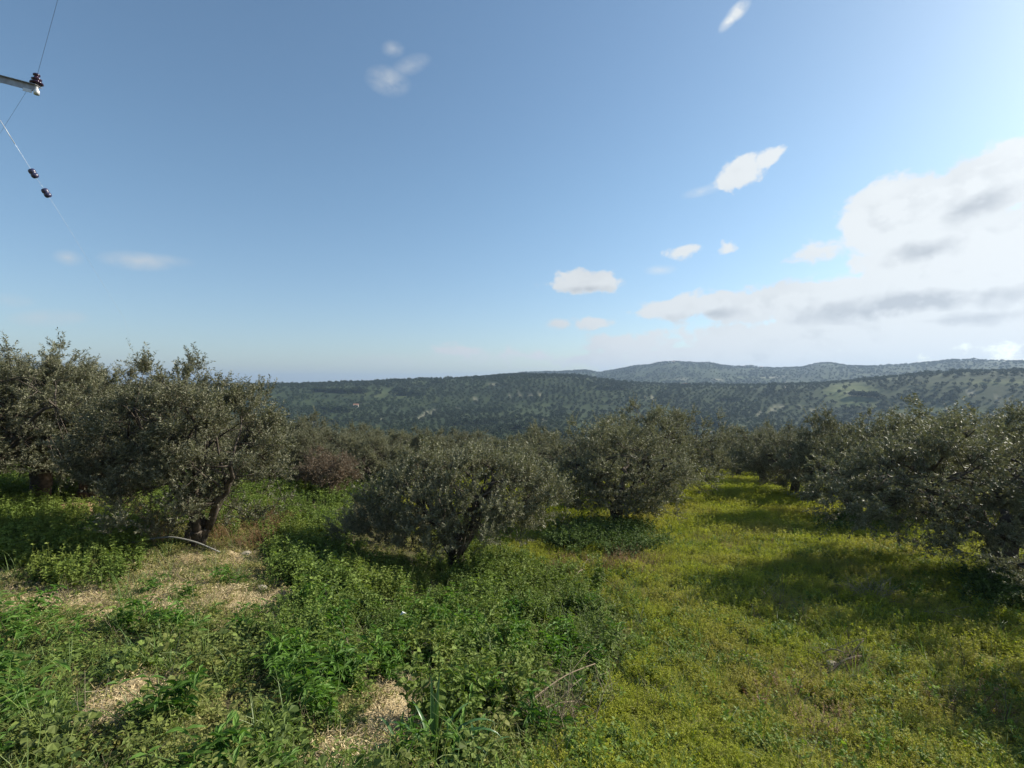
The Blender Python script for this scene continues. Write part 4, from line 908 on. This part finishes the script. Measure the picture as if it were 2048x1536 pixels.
stone(1662, 1330, .06, 'pale stone by the broken branch in the right field')

def blade_plant():
    p = ground_at(868, 1515); o = empty('broad_bladed_plant', (p.x, p.y, p.z)); tag(o, 'large plant with long arching dark green strap leaves at the bottom centre', 'plant')
    g = np.random.default_rng(5)
    spec = [(1.45, .60, 1.50, .5), (1.9, .62, 1.52, .35), (.3, .60, 1.1, 2.2), (.1, .66, 1.0, 2.5), (2.9, .52, 1.15, 2.0), (3.3, .42, 1.3, 1.2), (-.3, .55, 1.0, 2.4), (5.2, .42, 1.0, 2.0), (4.4, .4, 1.0, 2.0), (.8, .5, 1.25, 1.7), (2.4, .46, 1.35, 1.2), (-.9, .5, .9, 2.2), (3.8, .36, .9, 1.8)]
    for a, L, lift, bend in spec:
        b = MB(); b.blade((.03*math.cos(a), .03*math.sin(a), -.03), a, L*.9, .042, lift, bend, 12, 0, float(g.uniform(.2, .8))); link('blade', b.mesh('blade', [M_blade], True), o)
    for q, (px, py) in enumerate(((800, 1500), (955, 1530))):
        p2 = ground_at(px, py); o2 = empty('broad_bladed_plant', (p2.x, p2.y, p2.z)); tag(o2, ['smaller strap leaved plant left of the large one at the bottom edge', 'smaller strap leaved plant right of the large one at the bottom edge'][q], 'plant')
        for k in range(8):
            a = k*.8+q; b = MB(); b.blade((.02*math.cos(a), .02*math.sin(a), -.03), a, .3*float(g.uniform(.7, 1.2)), .028, float(g.uniform(.9, 1.45)), float(g.uniform(.6, 2.1)), 9, 0, float(g.uniform(.2, .8))); link('blade', b.mesh('blade', [M_blade], True), o2)
blade_plant()

def brush(px, py, n, L, label, name='dry_brush', m=None, rad=.004, spread=.25, up=.8, forks=3):
    p = ground_at(px, py); o = link(name, twigs(n, L, rad, m or M_dry, spread, up, 4, forks), None, p); tag(o, label, 'dry brush'); return o
brush(1120, 1470, 60, .55, 'tangle of dry grey twigs at the bottom centre beside the strap leaved plant', spread=.3)
brush(1745, 1200, 70, .55, 'heap of dry pale stalks at the front edge of the right tree shadow', spread=.4, rad=.005)
brush(1545, 1210, 26, .45, 'smaller dry stalk cluster at the front edge of the shadow, left of the heap', spread=.3)
brush(1690, 1335, 30, .4, 'low nest of dry twigs in the middle of the right field', spread=.3, up=.25)
brush(1410, 1080, 22, .5, 'dry twigs lying beside the grass strip above the long shadow', spread=.5, up=.2)

def stalk(px, py, h, label, lean=(0, 0), rad=.005, m=None, branches=5):
    p = ground_at(px, py); b = MB(); t = np.linspace(0, 1, 7)[:, None]; g = np.random.default_rng(int(px+py))
    pts = np.array([0, 0, -.04])+np.array([lean[0], lean[1], h])*t+g.normal(0, .012, (7, 3))*t; b.tube(pts, np.linspace(rad, rad*.4, 7), 5)
    for k in range(branches):
        q = pts[g.integers(2, 7)]; d = unit(g.standard_normal(3)*[1, 1, .3]+[0, 0, .8]); b.tube([q, q+d*h*.12, q+d*h*.22+[0, 0, .02]], [rad*.5, rad*.4, rad*.2], 3)
    o = link('dead_stalk', b.mesh('dead_stalk', [m or M_twig]), None, p); tag(o, label, 'dead stalk', 'dead weed stalks standing in the field')
for i, (px, py, h, ln, lb) in enumerate([
    (1492, 1318, .42, (0, 0), 'dark dead stalk with a bushy head in the middle of the field'), (1487, 1372, .36, (.1, 0), 'bent dead stalk just below the bushy headed one'),
    (1697, 1305, .40, (0, 0), 'straight dark stalk right above the low twig nest'), (1733, 1300, .36, (0, 0), 'straight dark stalk second from the twig nest on its right'),
    (1935, 1360, .5, (0, .1), 'tall thin dark stalk in the field toward the right edge'), (2012, 1470, .6, (0, 0), 'tallest reddish stalk near the lower right corner'),
    (1590, 1392, .3, (.12, 0), 'short leaning dark stalk left of the dark corner'), (1402, 1330, .36, (.15, 0), 'leaning stalk left of the bushy headed one'), (1650, 1350, .3, (-.15, 0), 'stalk leaning left out of the twig nest'),
    (650, 1232, .42, (0, .02), 'thin dark stalk standing in the nettles left of the centre'), (1565, 1190, .5, (0, 0), 'grey stalk rising from the long shadow')]):
    stalk(px, py, h, lb, ln)

def branch(px0, py0, px1, py1, rad, label, m, lift=.06):
    a = ground_at(px0, py0); c = ground_at(px1, py1); b = MB(); curve_tube(b, [a+Vector((0, 0, lift)), a.lerp(c, .5)+Vector((0, 0, lift+.1)), c+Vector((0, 0, lift+.05))], rad, 10, 5)
    mid = a.lerp(c, .6)+Vector((0, 0, lift+.08)); d = (c-a).normalized(); curve_tube(b, [mid, mid+d*.15+Vector((.06, .05, .1)), mid+d*.28+Vector((.1, .08, .14))], rad*.5, 6, 4)
    o = link('fallen_branch', b.mesh('fallen_branch', [m], True)); tag(o, label, 'branch')
branch(1655, 1362, 1722, 1332, .014, 'dark broken branch lying across the low twig nest', M_bark, .08)
branch(1640, 1320, 1690, 1326, .010, 'pale peeled stick lying behind the low twig nest', M_dry, .08)
branch(1040, 1462, 1190, 1370, .006, 'long pale thin stick rising right over the dry tangle', M_dry, .18)
branch(1045, 1480, 1150, 1440, .006, 'pale thin stick at the foot of the dry tangle', M_dry, .12)
branch(1830, 1230, 1930, 1250, .008, 'pale stick pointing right from the heap of dry stalks', M_dry, .05)
branch(1150, 1180, 1165, 1165, .008, 'short pale stick in the field edge beside the nettles', M_dry, .2)

def stake():
    p = ground_at(1001, 1135); b = MB(); b.tube([(0, 0, -.1), (0, 0, .62)], [.011, .011], 6); o = link('garden_stake', b.mesh('garden_stake', [M_stake]), None, p); tag(o, 'thin dark stake standing right of the centre tree trunk', 'stake')
    p = ground_at(1072, 1170); b = MB()
    p = ground_at(805, 1292); b = MB(); b.add([(-.035, 0, 0), (.03, .01, .02), (.04, .03, .01), (-.01, .04, .03), (-.03, .03, .0), (0, .01, .03)], None, [[0, 1, 5], [1, 2, 5], [2, 3, 5], [3, 4, 5], [4, 0, 5]])
    o = link('plastic_scrap', b.mesh('plastic_scrap', [M_white]), None, p+Vector((0, 0, .36))); tag(o, 'small white scrap caught on the nettle tops', 'litter')
stake()

# ------------------------------------------------------------------ power pole at the left, its arm reaching into the frame
def power():
    D = 7.0; X0 = (-150-1024)/F*D; base = gz(X0, D); tip = P(76, 178, D); inn = P(0, 158, D)
    o = empty('utility_pole', (X0, D, base)); tag(o, 'steel cross arm of a power pole reaching in at the upper left', 'utility pole')
    O = Vector((X0, D, base))
    b = MB(); b.tube([(0, 0, -.5), (0, 0, 7.4)], [.14, .10], 14); link('pole_shaft', b.mesh('pole_shaft', [M_wood], True), o)
    d = (tip-inn).normalized(); st = tip-d*((tip.x-X0)/d.x)-O; en = tip-O
    # angle-iron arm: a vertical web and a horizontal flange
    b = MB(); n = Vector((0, 1, 0)); up = d.cross(n).normalized()*-1
    if up.z < 0: up = -up
    def bar(u0, u1, n0, n1, mi=0):
        V = [q+up*u+n*m_ for q in (st, en) for u, m_ in ((u0, n0), (u1, n0), (u1, n1), (u0, n1))]
        b.add([list(v) for v in V], [[0, 1, 5, 4], [1, 2, 6, 5], [2, 3, 7, 6], [3, 0, 4, 7], [0, 3, 2, 1], [4, 5, 6, 7]], None, mi)
    bar(-.045, .035, 0, .006); bar(.036, .042, -.05, .055)
    link('cross_arm', b.mesh('cross_arm', [M_metal]), o)
    for (u, ln_) in ((.62, .2), (.13, .12)):
        b = MB(); q = en-d*u; V = [q+d*s_*ln_/2+up*uu-n*.012*k for k in (0, 1) for s_, uu in ((-1, -.075), (1, -.075), (1, -.035), (-1, -.035))]
        b.add([list(v) for v in V], [[0, 1, 2, 3], [4, 7, 6, 5], [0, 4, 5, 1], [1, 5, 6, 2], [2, 6, 7, 3], [3, 7, 4, 0]]); link('arm_plate', b.mesh('arm_plate', [M_metal_pale]), o)
    from mathutils import Matrix
    b = MB(); Mx = Matrix.Translation(en-d*.02-Vector((0, 0, .06)))
    b.lathe([(0, -.022), (.032, -.022), (.034, .025), (.02, .05), (.02, .12), (0, .12)], 12, 0, Mx); link('insulator_pin', b.mesh('insulator_pin', [M_metal_pale], True), o)
    b = MB(); Mx = Matrix.Translation(en-d*.02+Vector((0, 0, .055))) @ Matrix.Scale(.86, 4)
    b.lathe([(.02, -.005), (.06, 0), (.088, .012), (.085, .03), (.05, .045), (.045, .06), (.065, .07), (.068, .085), (.045, .1), (.03, .115), (.03, .13), (.046, .138), (.046, .16), (.03, .172), (0, .176)], 18, 0, Mx)
    link('insulator', b.mesh('insulator', [M_porc], True), o)
    head = tip+Vector((-.01, 0, .19))
    # line over the photographer's head and on to the next pole
    def wire(a, c, sag, rad, label, m, nm='power_line', n=40):
        t = np.linspace(0, 1, n); pts = np.array(a)+(np.array(c)-np.array(a))*t[:, None]; pts[:, 2] -= sag*4*t*(1-t); rad = rad*.42
        b = MB(); b.tube(pts, rad, 4); q = link(nm, b.mesh(nm, [m], True)); tag(q, label, 'wire'); return q
    up_end = P(118, -10, 5.9); dv = (up_end-head); wire(head, head+dv*9, 0, .0045, 'thin dark power line running from the insulator up out of the frame', M_wire)
    aw = P(0, 268, 9.5); dv = aw-head; wire(head+Vector((-.02, 0, -.02)), head+dv*8, .0, .0045, 'thin dark power line running from the insulator down to the left', M_wire)
    # stay wire with two strain insulators
    s0 = P(-150, 20, 7.0); a1 = P(67, 347, 7.6); a2 = P(93, 386, 7.7)
    e = P(122, 431, 7.8); q = ground_at(330, 1010)
    b = MB(); pts = [Vector((X0, D, base+5.6)), P(0, 240, 7.35), P(30, 288, 7.5), a1, a2, e, P(250, 640, 9.0), q]
    pp = np.array([list(v) for v in pts])
    b.tube(pp, [.0022]*4+[.0016, .0012, .0006, .0005], 4); w = link('stay_wire', b.mesh('stay_wire', [M_wire_pale], True)); tag(w, 'pale steel stay wire slanting down at the left carrying two dark insulators', 'wire')
    b = MB(); b.tube(pp[1:3], [.005, .005], 5)
    link('splice', b.mesh('splice', [M_metal_pale], True), w)
    dd = (a2-a1).normalized(); rot = dd.to_track_quat('Z', 'Y').to_matrix().to_4x4()
    for k, c_ in enumerate((a1, a2)):
        b = MB(); Mx = Matrix.Translation(c_) @ rot
        b.lathe([(.008, -.068), (.035, -.062), (.046, -.045), (.046, -.012), (.036, 0), (.046, .012), (.046, .045), (.035, .062), (.008, .068)], 12, 0, Mx)
        link('strain_insulator', b.mesh('strain_insulator', [M_glass_blue], True), w)
power()

# ------------------------------------------------------------------ air
def haze():
    b = MB(); b.box((0, 0, -10), (18200, 18200, 340)); me = b.mesh('haze', [])
    m = bpy.data.materials.new('haze'); m.use_nodes = True; nt = m.node_tree; nt.nodes.clear()
    v = N(nt, 'ShaderNodeVolumePrincipled'); v.inputs['Color'].default_value = (.46, .62, .84, 1); v.inputs['Density'].default_value = 0.00020; v.inputs['Anisotropy'].default_value = .2
    out = N(nt, 'ShaderNodeOutputMaterial'); nt.links.new(v.outputs[0], out.inputs['Volume']); me.materials.append(m)
    o = link('haze', me); o['kind'] = 'stuff'
haze()
